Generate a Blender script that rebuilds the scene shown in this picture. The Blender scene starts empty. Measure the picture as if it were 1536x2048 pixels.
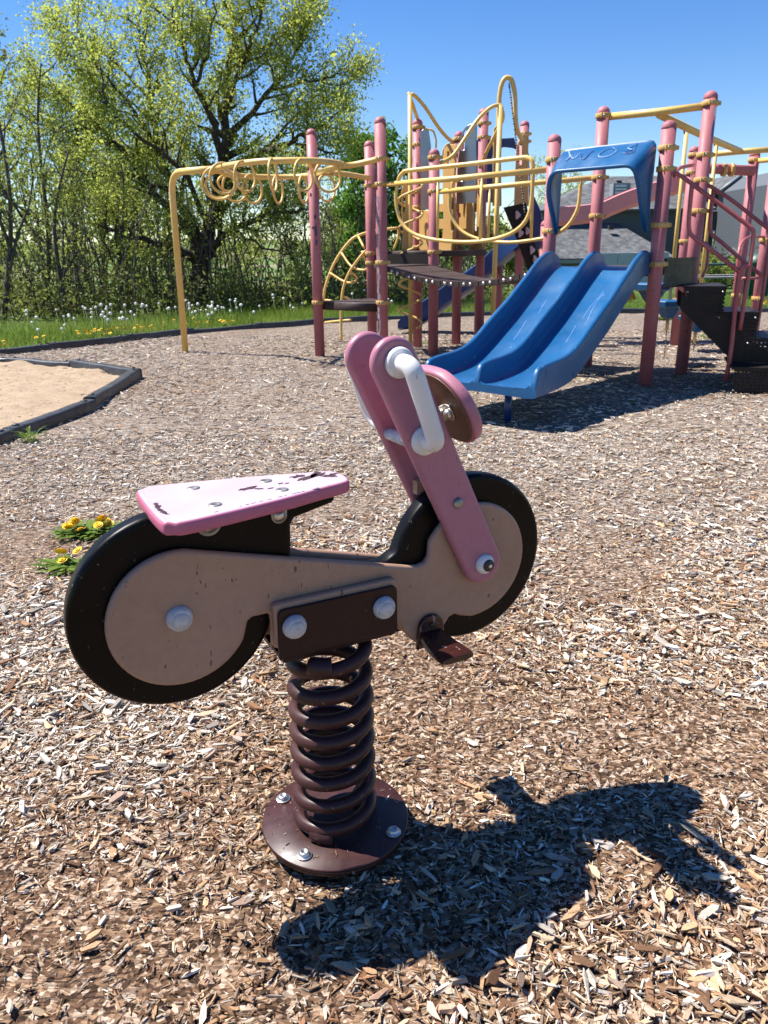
import bpy, bmesh, math, random
import numpy as np
from mathutils import Vector, Matrix
from mathutils.geometry import delaunay_2d_cdt

# ------------------------------------------------------------------ camera, sky, sun, exposure
SC = bpy.context.scene
COL = SC.collection
F, PITCH, CAMH, ROLL = 1557.0, math.radians(18.6), 1.25, math.radians(0.8)
cam = bpy.data.objects.new('camera', bpy.data.cameras.new('camera'))
COL.objects.link(cam)
cam.location = (0, 0, CAMH)
cam.matrix_world = (Matrix.Translation((0, 0, CAMH)) @ Matrix.Rotation(math.pi / 2 - PITCH, 4, 'X')
                    @ Matrix.Rotation(-ROLL, 4, 'Z'))
cam.data.sensor_fit = 'HORIZONTAL'; cam.data.sensor_width = 36.0
cam.data.lens = 36.0 * F / 1536.0
cam.data.clip_start = 0.05; cam.data.clip_end = 3000
cam.data.dof.use_dof = True
cam.data.dof.focus_distance = 1.75
cam.data.dof.aperture_fstop = 16.0
SC.camera = cam

SUN_VEC = Vector((-0.60, 0.195, 1.0)).normalized()      # towards the sun
SUN_EL = math.asin(SUN_VEC.z)
SUN_AZ = math.atan2(SUN_VEC.x, SUN_VEC.y)                # clockwise from +Y
W = bpy.data.worlds.new('World'); SC.world = W; W.use_nodes = True
wn = W.node_tree
bg = wn.nodes['Background']
sky = wn.nodes.new('ShaderNodeTexSky'); sky.sky_type = 'NISHITA'; sky.sun_disc = False
sky.sun_elevation = SUN_EL; sky.sun_rotation = SUN_AZ
sky.altitude = 200; sky.air_density = 1.0; sky.dust_density = 0.0; sky.ozone_density = 3.0
bg.inputs[1].default_value = 0.078
hs = wn.nodes.new('ShaderNodeHueSaturation'); hs.inputs['Hue'].default_value = 0.512; hs.inputs['Saturation'].default_value = 1.32
wn.links.new(sky.outputs[0], hs.inputs['Color']); wn.links.new(hs.outputs[0], bg.inputs[0])
sl = bpy.data.lights.new('sun', 'SUN'); sl.energy = 5.0; sl.angle = math.radians(0.53); sl.color = (1.0, 0.958, 0.90)
sun = bpy.data.objects.new('sun', sl); COL.objects.link(sun)
sun.rotation_euler = SUN_VEC.to_track_quat('Z', 'Y').to_euler()
vs = SC.view_settings
vs.view_transform = 'Standard'; vs.look = 'None'; vs.gamma = 1.0; vs.use_curve_mapping = False
vs.exposure = 1.08
SC.cycles.use_denoising = True
SC.cycles.max_bounces = 6; SC.cycles.diffuse_bounces = 3
SC.cycles.transparent_max_bounces = 8

# ------------------------------------------------------------------ layout helpers (survey of the photograph)
cR, sR = math.cos(ROLL), math.sin(ROLL)
def ray(x, y):
    a = (x - 768.0) / F; b = -(y - 1024.0) / F
    u = a * cR + b * sR; v = -a * sR + b * cR
    return np.array([u, math.cos(PITCH) + v * math.sin(PITCH), -math.sin(PITCH) + v * math.cos(PITCH)])
CAMP = np.array([0, 0, CAMH])
def gnd(x, y, z=0.0):
    r = ray(x, y); return CAMP + r * ((z - CAMH) / r[2])
def atY(x, y, Y):
    r = ray(x, y); return CAMP + r * (Y / r[1])
def onp(x, y, A, B):
    """point of the vertical plane through plan points A and B"""
    A = np.array([A[0], A[1], 0.0]); B = np.array([B[0], B[1], 0.0]); t = B - A
    n = np.array([t[1], -t[0], 0.0]); r = ray(x, y)
    return CAMP + r * (np.dot(A - CAMP, n) / np.dot(r, n))

# ------------------------------------------------------------------ mesh helpers
RNG = np.random.default_rng(7)
random.seed(7)

class MB:
    """collects shapes; build() links them as ONE mesh object"""
    def __init__(s): s.v = []; s.f = []; s.sm = []
    def add(s, vs, fs, smooth=True):
        o = len(s.v); s.v += [tuple(map(float, p)) for p in vs]
        s.f += [tuple(i + o for i in f) for f in fs]
        s.sm += [smooth] * len(fs) if isinstance(smooth, bool) else list(smooth)
        return s
    def box(s, c, size, rz=0.0, axes=None, bevel=0.0):
        c = np.array(c, float); h = np.array(size, float) / 2
        if axes is None:
            ca, sa = math.cos(rz), math.sin(rz)
            axes = [np.array([ca, sa, 0]), np.array([-sa, ca, 0]), np.array([0, 0, 1.0])]
        bm = bmesh.new()
        bmesh.ops.create_cube(bm, size=1.0)
        for v in bm.verts: v.co = Vector((v.co.x * 2 * h[0], v.co.y * 2 * h[1], v.co.z * 2 * h[2]))
        if bevel: bmesh.ops.bevel(bm, geom=bm.edges[:], offset=bevel, segments=2, affect='EDGES', profile=0.5)
        bm.verts.index_update()
        vs = [c + axes[0] * v.co.x + axes[1] * v.co.y + axes[2] * v.co.z for v in bm.verts]
        s.add(vs, [[v.index for v in f.verts] for f in bm.faces], False)
        bm.free(); return s
    def tube(s, path, r, seg=10, closed=False, caps=True, flat=1.0):
        P = np.array(path, float); n = len(P)
        rr = np.broadcast_to(np.array(r, float), (n,))
        T = np.zeros_like(P)
        if closed: T = np.roll(P, -1, 0) - np.roll(P, 1, 0)
        else:
            T[1:-1] = P[2:] - P[:-2]; T[0] = P[1] - P[0]; T[-1] = P[-1] - P[-2]
        T /= np.maximum(np.linalg.norm(T, axis=1), 1e-9)[:, None]
        up = np.array([0, 0, 1.0]) if abs(T[0][2]) < 0.9 else np.array([1.0, 0, 0])
        N = np.cross(T[0], up); N /= np.linalg.norm(N)
        vs = []; ang = np.linspace(0, 2 * np.pi, seg, endpoint=False)
        for i in range(n):
            N = N - T[i] * np.dot(N, T[i]); N /= max(np.linalg.norm(N), 1e-9)
            B = np.cross(T[i], N)
            for a in ang: vs.append(P[i] + rr[i] * (math.cos(a) * N + math.sin(a) * B * flat))
        fs = []
        m = n if closed else n - 1
        for i in range(m):
            j = (i + 1) % n
            for k in range(seg):
                l = (k + 1) % seg
                fs.append((i * seg + k, i * seg + l, j * seg + l, j * seg + k))
        sm = [True] * len(fs)
        if caps and not closed:
            fs += [tuple(range(seg))[::-1], tuple((n - 1) * seg + k for k in range(seg))]; sm += [False, False]
        s.add(vs, fs, sm); return s
    def lathe(s, prof, c=(0, 0, 0), axis=(0, 0, 1), seg=20):
        """prof: list of (radius, height) along axis"""
        ax = Vector(axis).normalized(); c = np.array(c, float)
        q = ax.to_track_quat('Z', 'Y').to_matrix()
        X = np.array(q.col[0]); Y = np.array(q.col[1]); Z = np.array(q.col[2])
        vs = []; fs = []; n = len(prof)
        for (r, h) in prof:
            for k in range(seg):
                a = 2 * math.pi * k / seg
                vs.append(c + Z * h + (X * math.cos(a) + Y * math.sin(a)) * max(r, 1e-5))
        for i in range(n - 1):
            for k in range(seg):
                l = (k + 1) % seg
                fs.append((i * seg + k, i * seg + l, (i + 1) * seg + l, (i + 1) * seg + k))
        fs += [tuple(range(seg))[::-1], tuple((n - 1) * seg + k for k in range(seg))]
        s.add(vs, fs, [True] * (len(fs) - 2) + [False, False]); return s
    def prism(s, prof, fn, a, b, bevel=0.0, seg=3):
        """2-D outline (counter-clockwise) extruded between offsets a and b; fn(u,v,w)->xyz"""
        P = np.array([p for i, p in enumerate(prof) if np.hypot(p[0] - prof[i - 1][0], p[1] - prof[i - 1][1]) > 1e-5], float)
        n = len(P)
        if (np.roll(P, 1, 0)[:, 0] * P[:, 1] - P[:, 0] * np.roll(P, 1, 0)[:, 1]).sum() < 0: P = P[::-1]
        e = np.roll(P, -1, 0) - P; e /= np.linalg.norm(e, axis=1)[:, None]
        en = np.stack([-e[:, 1], e[:, 0]], 1); pn_ = np.roll(en, 1, 0)           # inward normals
        vn = en + pn_; vn /= np.maximum(np.linalg.norm(vn, axis=1), 1e-6)[:, None]
        vn *= np.minimum(1 / np.maximum((vn * en).sum(1), 0.2), 1.6)[:, None]
        bv = min(bevel, (b - a) * 0.49)
        rings = []
        if bv > 0:
            for i in range(seg + 1):
                t = math.pi / 2 * i / seg; rings.append((bv * (1 - math.sin(t)), a + bv * (1 - math.cos(t))))
            rings = rings + [(o_, a + b - w_) for o_, w_ in rings[::-1]]
        else: rings = [(0.0, a), (0.0, b)]
        vs = []; fs = []; sm = []
        for (o_, w_) in rings:
            for q in P + vn * o_: vs.append(fn(q[0], q[1], w_))
        for i in range(len(rings) - 1):
            for j in range(n):
                l = (j + 1) % n; fs.append((i * n + j, i * n + l, (i + 1) * n + l, (i + 1) * n + j)); sm.append(True)
        fs += [tuple(range(n))[::-1], tuple((len(rings) - 1) * n + j for j in range(n))]; sm += [False, False]
        v0 = np.array([vs[i] for i in fs[-1][:3]])
        # orient outwards
        c0 = np.mean(np.array(vs), 0); fc = np.mean(np.array([vs[i] for i in fs[-1]]), 0); ff = [np.array(vs[i]) for i in fs[-1]]
        nr = sum(np.cross(ff[i] - fc, ff[(i + 1) % n] - fc) for i in range(n))
        if np.dot(nr, fc - c0) < 0: fs = [f[::-1] for f in fs]
        s.add(vs, fs, sm); return s
    def mesh(s, name, shift=None, sharp=None):
        me = bpy.data.meshes.new(name)
        vs = s.v if shift is None else [(p[0] - shift[0], p[1] - shift[1], p[2] - shift[2]) for p in s.v]
        me.from_pydata(vs, [], s.f)
        me.polygons.foreach_set('use_smooth', s.sm)
        me.update()
        if sharp: me.set_sharp_from_angle(angle=math.radians(sharp))
        return me
    def build(s, name, m, parent=None, sharp=None):
        return link(name, s.mesh(name, origin_of(parent), sharp), m, parent)

def origin_of(parent):
    o = (0.0, 0.0, 0.0)
    while parent is not None:
        if parent.get('_local'): return (0.0, 0.0, 0.0)
        o = (o[0] + parent.location[0], o[1] + parent.location[1], o[2] + parent.location[2]); parent = parent.parent
    return o
def link(name, me, m, parent=None):
    o = bpy.data.objects.new(name, me); COL.objects.link(o)
    if m is not None:
        me.materials.clear(); me.materials.append(m)
    if parent is not None: o.parent = parent
    return o
def tag(o, label=None, cat=None, group=None, kind=None):
    if label: o['label'] = label
    if cat: o['category'] = cat
    if group: o['group'] = group
    if kind: o['kind'] = kind
    return o
def thing(name, label, cat, loc=(0, 0, 0), rz=0.0, group=None):
    o = bpy.data.objects.new(name, None); COL.objects.link(o)
    o.empty_display_size = 0.1
    o.location = loc; o.rotation_euler = (0, 0, rz)
    if rz: o['_local'] = 1
    return tag(o, label, cat, group)
def np_mesh(name, V, FQ, smooth=False, colname=None, cols=None):
    """V (n,3); FQ (m,k) faces of one size; cols (m,4) per-face colour attribute"""
    me = bpy.data.meshes.new(name)
    m, k = FQ.shape
    me.vertices.add(len(V)); me.vertices.foreach_set('co', np.ascontiguousarray(V, dtype=np.float32).ravel())
    me.loops.add(m * k); me.loops.foreach_set('vertex_index', np.ascontiguousarray(FQ, dtype=np.int32).ravel())
    me.polygons.add(m)
    me.polygons.foreach_set('loop_start', np.arange(0, m * k, k, dtype=np.int32))
    me.polygons.foreach_set('use_smooth', np.full(m, smooth))
    if cols is not None:
        at = me.attributes.new(colname, 'FLOAT_COLOR', 'FACE')
        at.data.foreach_set('color', np.ascontiguousarray(cols, dtype=np.float32).ravel())
    me.update(calc_edges=True); me.validate()
    return me
def smooth_path(pts, n=6, closed=False):
    """Catmull-Rom through the points"""
    P = np.array(pts, float); out = []
    N = len(P); m = N if closed else N - 1
    for i in range(m):
        p0 = P[(i - 1) % N] if closed or i > 0 else 2 * P[0] - P[1]
        p1 = P[i]; p2 = P[(i + 1) % N]
        p3 = P[(i + 2) % N] if closed or i + 2 < N else 2 * P[-1] - P[-2]
        for k in range(n):
            t = k / n
            out.append(0.5 * ((2 * p1) + (-p0 + p2) * t + (2 * p0 - 5 * p1 + 4 * p2 - p3) * t * t + (-p0 + 3 * p1 - 3 * p2 + p3) * t ** 3))
    if not closed: out.append(P[-1])
    return np.array(out)
def fillet(pts, r, n=5):
    """polyline with rounded corners"""
    P = [np.array(p, float) for p in pts]; out = [P[0]]
    for i in range(1, len(P) - 1):
        a = P[i - 1] - P[i]; b = P[i + 1] - P[i]; la, lb = np.linalg.norm(a), np.linalg.norm(b)
        d = min(r, la * 0.48, lb * 0.48); A = P[i] + a / la * d; B = P[i] + b / lb * d
        for k in range(n + 1):
            t = k / n; out.append((1 - t) ** 2 * A + 2 * t * (1 - t) * P[i] + t * t * B)
    out.append(P[-1]); return np.array(out)
def arc(c, r, a0, a1, n=16):
    return [(c[0] + r * math.cos(math.radians(a0 + (a1 - a0) * k / n)), c[1] + r * math.sin(math.radians(a0 + (a1 - a0) * k / n))) for k in range(n + 1)]
def round_poly(pts, r, n=5):
    """closed outline with rounded corners; r a number or one per corner"""
    P = [np.array(p, float) for p in pts]; out = []; N = len(P)
    for i in range(N):
        rr = r[i] if isinstance(r, (list, tuple)) else r
        a = P[i - 1] - P[i]; b = P[(i + 1) % N] - P[i]; la, lb = np.linalg.norm(a), np.linalg.norm(b)
        d = min(rr, la * 0.48, lb * 0.48)
        if d < 1e-6: out.append(tuple(P[i])); continue
        A = P[i] + a / la * d; B = P[i] + b / lb * d
        for k in range(n + 1):
            t = k / n; out.append(tuple((1 - t) ** 2 * A + 2 * t * (1 - t) * P[i] + t * t * B))
    return out
_tab = RNG.random((256, 256))
def vnoise(x, y, s=1.0, seed=0):
    x = np.asarray(x) * s + seed * 17.3; y = np.asarray(y) * s + seed * 5.7
    xi = np.floor(x).astype(int); yi = np.floor(y).astype(int); fx = x - xi; fy = y - yi
    fx = fx * fx * (3 - 2 * fx); fy = fy * fy * (3 - 2 * fy)
    g = lambda a, b: _tab[a & 255, b & 255]
    return (g(xi, yi) * (1 - fx) + g(xi + 1, yi) * fx) * (1 - fy) + (g(xi, yi + 1) * (1 - fx) + g(xi + 1, yi + 1) * fx) * fy

# ------------------------------------------------------------------ materials
class NT:
    def __init__(s, name):
        s.m = bpy.data.materials.new(name); s.m.use_nodes = True; s.t = s.m.node_tree
        s.b = s.t.nodes['Principled BSDF']; s.out = s.t.nodes['Material Output']
    def n(s, typ, **kw):
        nd = s.t.nodes.new(typ)
        for k, v in kw.items(): setattr(nd, k, v)
        return nd
    def l(s, a, b): s.t.links.new(a, b)
    def ramp(s, fac, stops):
        r = s.n('ShaderNodeValToRGB'); e = r.color_ramp.elements
        while len(e) < len(stops): e.new(0.5)
        for el, (p, c) in zip(e, stops):
            el.position = p; el.color = (*c, 1) if len(c) == 3 else c
        if fac is not None: s.l(fac, r.inputs[0])
        return r.outputs[0]
    def noise(s, scale, detail=3, rough=0.55, coord=None, dist=0.0):
        nd = s.n('ShaderNodeTexNoise'); nd.inputs['Scale'].default_value = scale
        nd.inputs['Detail'].default_value = detail; nd.inputs['Roughness'].default_value = rough
        nd.inputs['Distortion'].default_value = dist
        s.l(coord if coord is not None else s.obj(), nd.inputs['Vector']); return nd.outputs[0]
    def obj(s):
        if not hasattr(s, '_tc'): s._tc = s.n('ShaderNodeTexCoord')
        return s._tc.outputs['Object']
    def geo(s):
        if not hasattr(s, '_g'): s._g = s.n('ShaderNodeNewGeometry')
        return s._g.outputs['Position']
    def mix(s, fac, a, b, mode='MIX'):
        m = s.n('ShaderNodeMix', data_type='RGBA', blend_type=mode)
        for sock, v in ((m.inputs[0], fac), (m.inputs[6], a), (m.inputs[7], b)):
            if isinstance(v, (int, float)): sock.default_value = v
            elif isinstance(v, tuple): sock.default_value = (*v, 1) if len(v) == 3 else v
            else: s.l(v, sock)
        return m.outputs[2]
    def math(s, op, a, b=0.0):
        m = s.n('ShaderNodeMath', operation=op)
        for sock, v in ((m.inputs[0], a), (m.inputs[1], b)):
            if isinstance(v, (int, float)): sock.default_value = v
            else: s.l(v, sock)
        return m.outputs[0]
    def bump(s, h, strength=0.2, dist=0.01):
        b = s.n('ShaderNodeBump'); b.inputs['Strength'].default_value = strength; b.inputs['Distance'].default_value = dist
        s.l(h, b.inputs['Height']); s.l(b.outputs[0], s.b.inputs['Normal'])
    def set(s, **kw):
        for k, v in kw.items():
            i = s.b.inputs[k.replace('_', ' ')]
            if isinstance(v, (int, float)): i.default_value = v
            elif isinstance(v, tuple): i.default_value = (*v, 1)
            else: s.l(v, i)
        return s

def paint(name, col, var=0.25, scale=6.0, rough=0.45, fade=None, fade_amt=0.5, specks=None, coat=0.0, metal=0.0, spec=0.5, fine=60.0, fine_amt=0.12):
    """painted or moulded surface: tone variation, fading, scuffs"""
    k = NT(name)
    n1 = k.noise(scale, 4, 0.6); n2 = k.noise(fine, 3, 0.6)
    dark = tuple(c * (1 - var) for c in col); light = tuple(min(1, c * (1 + var * 0.7)) for c in col)
    c = k.ramp(n1, [(0.3, dark), (0.7, light)])
    c = k.mix(fine_amt, c, k.ramp(n2, [(0.35, (0, 0, 0)), (0.65, (1, 1, 1))]), 'OVERLAY')
    if fade:
        n3 = k.noise(scale * 0.45, 5, 0.65)
        c = k.mix(k.ramp(n3, [(0.48, (0, 0, 0)), (0.75, (fade_amt,) * 3)]), c, fade)
    if specks:
        mp_s = k.n('ShaderNodeMapping'); mp_s.inputs['Scale'].default_value = (1.0, 0.7, 0.42); mp_s.inputs['Rotation'].default_value = (0.4, 0.7, 0.3); k.l(k.obj(), mp_s.inputs[0])
        n4 = k.noise(specks[1], 2, 0.5, mp_s.outputs[0])
        c = k.mix(k.ramp(n4, [(specks[2] - 0.075, (0, 0, 0)), (specks[2] - 0.05, (1, 1, 1))]), c, specks[0])
    k.set(Base_Color=c, Metallic=metal, Specular_IOR_Level=spec)
    k.set(Roughness=k.ramp(k.noise(scale * 2.3, 4, 0.6), [(0.3, (max(0.05, rough - 0.1),) * 3), (0.7, (min(1, rough + 0.12),) * 3)]))
    if coat: k.set(Coat_Weight=coat, Coat_Roughness=0.15)
    k.bump(n2, 0.06, 0.002)
    return k.m

M = {}
M['pink_panel'] = paint('pink_panel', (0.385, 0.148, 0.200), 0.10, 3, 0.42, fade=(0.47, 0.22, 0.28), fade_amt=0.35, specks=((0.20, 0.09, 0.12), 140, 0.78), fine_amt=0.05)
M['tan_panel'] = paint('tan_panel', (0.335, 0.205, 0.142), 0.09, 3, 0.45, fade=(0.40, 0.265, 0.195), fade_amt=0.4, specks=((0.10, 0.065, 0.05), 95, 0.765), fine_amt=0.06)
M['black_panel'] = paint('black_panel', (0.0032, 0.0028, 0.0027), 0.2, 4, 0.34, spec=0.15, specks=((0.09, 0.08, 0.07), 160, 0.78))
M['brown_face'] = paint('brown_face', (0.16, 0.088, 0.045), 0.1, 4, 0.42)
M['brown_steel'] = paint('brown_steel', (0.042, 0.0135, 0.012), 0.2, 7, 0.42, spec=0.35, fade=(0.085, 0.038, 0.032), fade_amt=0.6, specks=((0.16, 0.11, 0.08), 130, 0.79))
M['brown_dark'] = paint('brown_dark', (0.024, 0.0085, 0.0075), 0.15, 5, 0.4, spec=0.25, fade=(0.036, 0.015, 0.013), fade_amt=0.4, specks=((0.12, 0.09, 0.07), 130, 0.80))
M['brown_steel_worn'] = paint('brown_steel_worn', (0.036, 0.010, 0.008), 0.15, 5, 0.25, specks=((0.20, 0.15, 0.13), 70, 0.765))
M['white_rubber'] = paint('white_rubber', (0.70, 0.69, 0.67), 0.04, 5, 0.4, fade=(0.62, 0.60, 0.56), fade_amt=0.35, specks=((0.35, 0.31, 0.28), 150, 0.80), fine_amt=0.04)
M['cap_grey'] = paint('cap_grey', (0.48, 0.48, 0.49), 0.12, 40, 0.5, specks=((0.2, 0.19, 0.18), 220, 0.755))
M['zinc'] = paint('zinc', (0.62, 0.60, 0.56), 0.15, 40, 0.35, metal=0.9)
M['dull_zinc'] = paint('dull_zinc', (0.30, 0.29, 0.27), 0.2, 60, 0.45, metal=0.8)
M['black_plastic'] = paint('black_plastic', (0.02, 0.02, 0.02), 0.2, 20, 0.4)
# ------------------------------------------------------------------ the setting: terrain, mulch bed, sand
KERB = [(-9.5, 5.5), (-7.4, 8.3), tuple(gnd(0, 708)[:2]), tuple(gnd(180, 690)[:2]), tuple(gnd(370, 669)[:2]), tuple(gnd(500, 657)[:2]), tuple(gnd(640, 647)[:2]),
        tuple(gnd(830, 636)[:2]), (2.9, 15.9), (5.6, 16.0), (9.0, 15.6), (12.0, 14.8)]
MULCH = [(-9.5, -4.0)] + [tuple(map(float, p)) for p in KERB] + [(12.0, -4.0)]
# sandpit corners in plan (frame inner line)
SA = gnd(272, 757); SB = gnd(180, 818); SCc = gnd(20, 880); SD = gnd(-260, 985); SE = gnd(150, 736); SF = gnd(20, 727); SG = gnd(-170, 727)
SAND = [tuple(p[:2]) for p in (SA, SB, SCc, SD)] + [(-6.4, 6.0), tuple(SG[:2]), tuple(SF[:2]), tuple(SE[:2])]

def inside(px, py, poly):
    px = np.asarray(px); py = np.asarray(py); r = np.zeros(px.shape, bool); n = len(poly); j = n - 1
    for i in range(n):
        xi, yi = poly[i]; xj, yj = poly[j]
        c = ((yi > py) != (yj > py)) & (px < (xj - xi) * (py - yi) / (yj - yi + 1e-12) + xi)
        r ^= c; j = i
    return r
def hmap(x, y):
    x = np.asarray(x, float); y = np.asarray(y, float)
    h = (vnoise(x, y, 1.3, 1) - 0.5) * 0.035 + (vnoise(x, y, 4.1, 2) - 0.5) * 0.018
    d = np.hypot(x + 0.12, y - 1.46)
    h = h * np.clip((d - 0.1) / 0.3, 0, 1) - 0.012 * np.exp(-(d / 0.22) ** 2)
    return h
def terrain(x, y):
    x = np.asarray(x, float); y = np.asarray(y, float)
    z = 0.035 + 0.05 * (vnoise(x, y, 0.35, 4) - 0.5)
    d = np.clip((y - 22) / 60, 0, 1); z = z - 3.4 * d * d * (3 - 2 * d)
    hill = np.clip((y - 260) / 500, 0, 1); z = z + hill * (10.0 + 9 * vnoise(x, y, 0.006, 5))
    side = np.clip((np.abs(x) - 60) / 200, 0, 1) * np.clip((y - 10) / 60, 0, 1); z = z - 1.0 * side
    return z
def cdt(points, poly, z, name, mat_, holes=()):
    """triangulate the inside of poly (minus holes) with the interior points"""
    V = [Vector(p) for p in poly]; E = [(i, (i + 1) % len(poly)) for i in range(len(poly))]
    for h in holes:
        o = len(V); V += [Vector(p) for p in h]; E += [(o + i, o + (i + 1) % len(h)) for i in range(len(h))]
    V += [Vector(p) for p in points]
    vo, eo, fo, *_ = delaunay_2d_cdt(V, E, [], 0, 1e-5)
    vo = np.array([tuple(v) for v in vo]); tri = np.array([f for f in fo if len(f) == 3])
    cx = vo[tri].mean(1); keep = inside(cx[:, 0], cx[:, 1], poly)
    for h in holes: keep &= ~inside(cx[:, 0], cx[:, 1], h)
    tri = tri[keep]
    a, b, c = vo[tri[:, 0]], vo[tri[:, 1]], vo[tri[:, 2]]
    ar = (b[:, 0] - a[:, 0]) * (c[:, 1] - a[:, 1]) - (b[:, 1] - a[:, 1]) * (c[:, 0] - a[:, 0])
    tri[ar < 0] = tri[ar < 0][:, ::-1]
    used = np.unique(tri); mp = np.full(len(vo), -1); mp[used] = np.arange(len(used)); vo = vo[used]; tri = mp[tri]
    P = np.column_stack([vo, z(vo[:, 0], vo[:, 1])])
    o = link(name, np_mesh(name, P, tri, True), mat_); tag(o, kind='structure'); return o

# mulch: matted chips (colour and fine relief; real chips lie on top)
k = NT('mulch')
co = k.geo()
def chipvor(rot, sx, sy, sc):
    mp = k.n('ShaderNodeMapping'); mp.inputs['Rotation'].default_value = (0, 0, rot); mp.inputs['Scale'].default_value = (sx, sy, 1)
    k.l(co, mp.inputs[0]); v = k.n('ShaderNodeTexVoronoi'); v.inputs['Scale'].default_value = sc; v.inputs['Randomness'].default_value = 1.0
    w = k.n('ShaderNodeTexNoise'); w.inputs['Scale'].default_value = 9; k.l(co, w.inputs[0])
    ad = k.n('ShaderNodeVectorMath', operation='MULTIPLY_ADD'); k.l(w.outputs['Color'], ad.inputs[0]); ad.inputs[1].default_value = (0.25, 0.25, 0); k.l(mp.outputs[0], ad.inputs[2])
    k.l(ad.outputs[0], v.inputs[0]); return v
v1 = chipvor(0.3, 1, 3.6, 26); v2 = chipvor(1.5, 1, 3.8, 30); v3 = chipvor(-0.7, 1, 3.3, 22)
sel = k.noise(14, 2, 0.5, co); sel2 = k.noise(17, 2, 0.5, k.n('ShaderNodeVectorMath').outputs[0] if False else co)
def chipcol(v):
    sp = k.n('ShaderNodeSeparateColor'); k.l(v.outputs['Color'], sp.inputs[0])
    return k.ramp(sp.outputs[0], [(0.0, (0.03, 0.02, 0.013)), (0.25, (0.12, 0.075, 0.047)), (0.45, (0.35, 0.27, 0.20)), (0.7, (0.49, 0.41, 0.34)), (1.0, (0.62, 0.55, 0.47))])
c = k.mix(k.ramp(sel, [(0.44, (0, 0, 0)), (0.46, (1, 1, 1))]), chipcol(v1), chipcol(v2))
c = k.mix(k.ramp(k.noise(19, 2, 0.5, co, 0.4), [(0.55, (0, 0, 0)), (0.57, (1, 1, 1))]), c, chipcol(v3))
edge = k.ramp(v1.outputs['Distance'], [(0.3, (1, 1, 1)), (0.7, (0.5, 0.5, 0.5))])
c = k.mix(1.0, c, edge, 'MULTIPLY')
crumb = k.n('ShaderNodeTexVoronoi'); crumb.inputs['Scale'].default_value = 95; k.l(co, crumb.inputs[0])
spc = k.n('ShaderNodeSeparateColor'); k.l(crumb.outputs['Color'], spc.inputs[0])
syz = k.n('ShaderNodeSeparateXYZ'); k.l(co, syz.inputs[0])
nearf = k.ramp(k.math('MULTIPLY', syz.outputs[1], 0.1), [(0.22, (1, 1, 1)), (0.45, (0.2, 0.2, 0.2))])
c = k.mix(nearf, c, k.ramp(spc.outputs[0], [(0.0, (0.03, 0.017, 0.010)), (0.35, (0.13, 0.072, 0.04)), (0.7, (0.29, 0.185, 0.115)), (1.0, (0.52, 0.41, 0.31))]))
brown = k.ramp(k.noise(0.75, 4, 0.6, co), [(0.54, (0, 0, 0)), (0.70, (0.45, 0.45, 0.45))])
c = k.mix(brown, c, (0.14, 0.078, 0.046))
k.set(Base_Color=c, Roughness=0.9, Specular_IOR_Level=0.2)
k.bump(v1.outputs['Distance'], 0.9, 0.02)
M['mulch'] = k.m

k = NT('sand'); co = k.geo()
c = k.ramp(k.noise(7, 6, 0.7, co), [(0.3, (0.285, 0.205, 0.132)), (0.7, (0.385, 0.295, 0.205))])
c = k.mix(k.ramp(k.noise(23, 3, 0.6, co), [(0.60, (0, 0, 0)), (0.66, (0.7, 0.7, 0.7))]), c, (0.09, 0.06, 0.04))
k.set(Base_Color=c, Roughness=0.95, Specular_IOR_Level=0.15)
k.bump(k.noise(28, 5, 0.7, co), 0.6, 0.02); M['sand'] = k.m

k = NT('grass_ground'); co = k.geo()
c = k.ramp(k.noise(1.2, 6, 0.7, co), [(0.3, (0.045, 0.085, 0.016)), (0.55, (0.075, 0.13, 0.025)), (0.75, (0.13, 0.15, 0.045))])
c2 = k.ramp(k.noise(0.015, 4, 0.6, co), [(0.4, (0.08, 0.16, 0.03)), (0.5, (0.12, 0.17, 0.05)), (0.56, (0.26, 0.22, 0.14)), (0.62, (0.10, 0.15, 0.04))])
sx = k.n('ShaderNodeSeparateXYZ'); k.l(co, sx.inputs[0])
far = k.ramp(k.math('MULTIPLY', sx.outputs[1], 0.004), [(0.15, (0, 0, 0)), (0.3, (1, 1, 1))])
c = k.mix(far, c, c2)
k.set(Base_Color=c, Roughness=0.9, Specular_IOR_Level=0.2); k.bump(k.noise(40, 4, 0.7, co), 0.5, 0.03); M['grass_ground'] = k.m

gx, gy = np.meshgrid(np.arange(-9.4, 12, 0.2), np.arange(-3.9, 16.2, 0.2)); gx = gx.ravel(); gy = gy.ravel()
ok = inside(gx, gy, MULCH) & ~inside(gx, gy, SAND)
fx, fy = np.meshgrid(np.arange(-2.0, 2.05, 0.06), np.arange(0.4, 4.0, 0.06)); fx = fx.ravel() + 0.013; fy = fy.ravel() + 0.017
okf = ~inside(fx, fy, SAND)
cdt(list(zip(gx[ok], gy[ok])) + list(zip(fx[okf], fy[okf])), MULCH, hmap, 'mulch_bed', M['mulch'], [SAND])
sx_, sy_ = np.meshgrid(np.arange(-8, -2, 0.06), np.arange(3.5, 9.6, 0.06)); sx_ = sx_.ravel(); sy_ = sy_.ravel(); ok = inside(sx_, sy_, SAND)
cdt(list(zip(sx_[ok], sy_[ok])), SAND, lambda x, y: 0.02 + 0.05 * (vnoise(x, y, 2.0, 8) - 0.5) + 0.045 * (vnoise(x, y, 5.0, 9) - 0.5) + 0.02 * (vnoise(x, y, 11.0, 10) - 0.5), 'sand', M['sand'])
OUT = [(-900, -60), (900, -60), (900, 1500), (-900, 1500)]
pts = []
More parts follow.
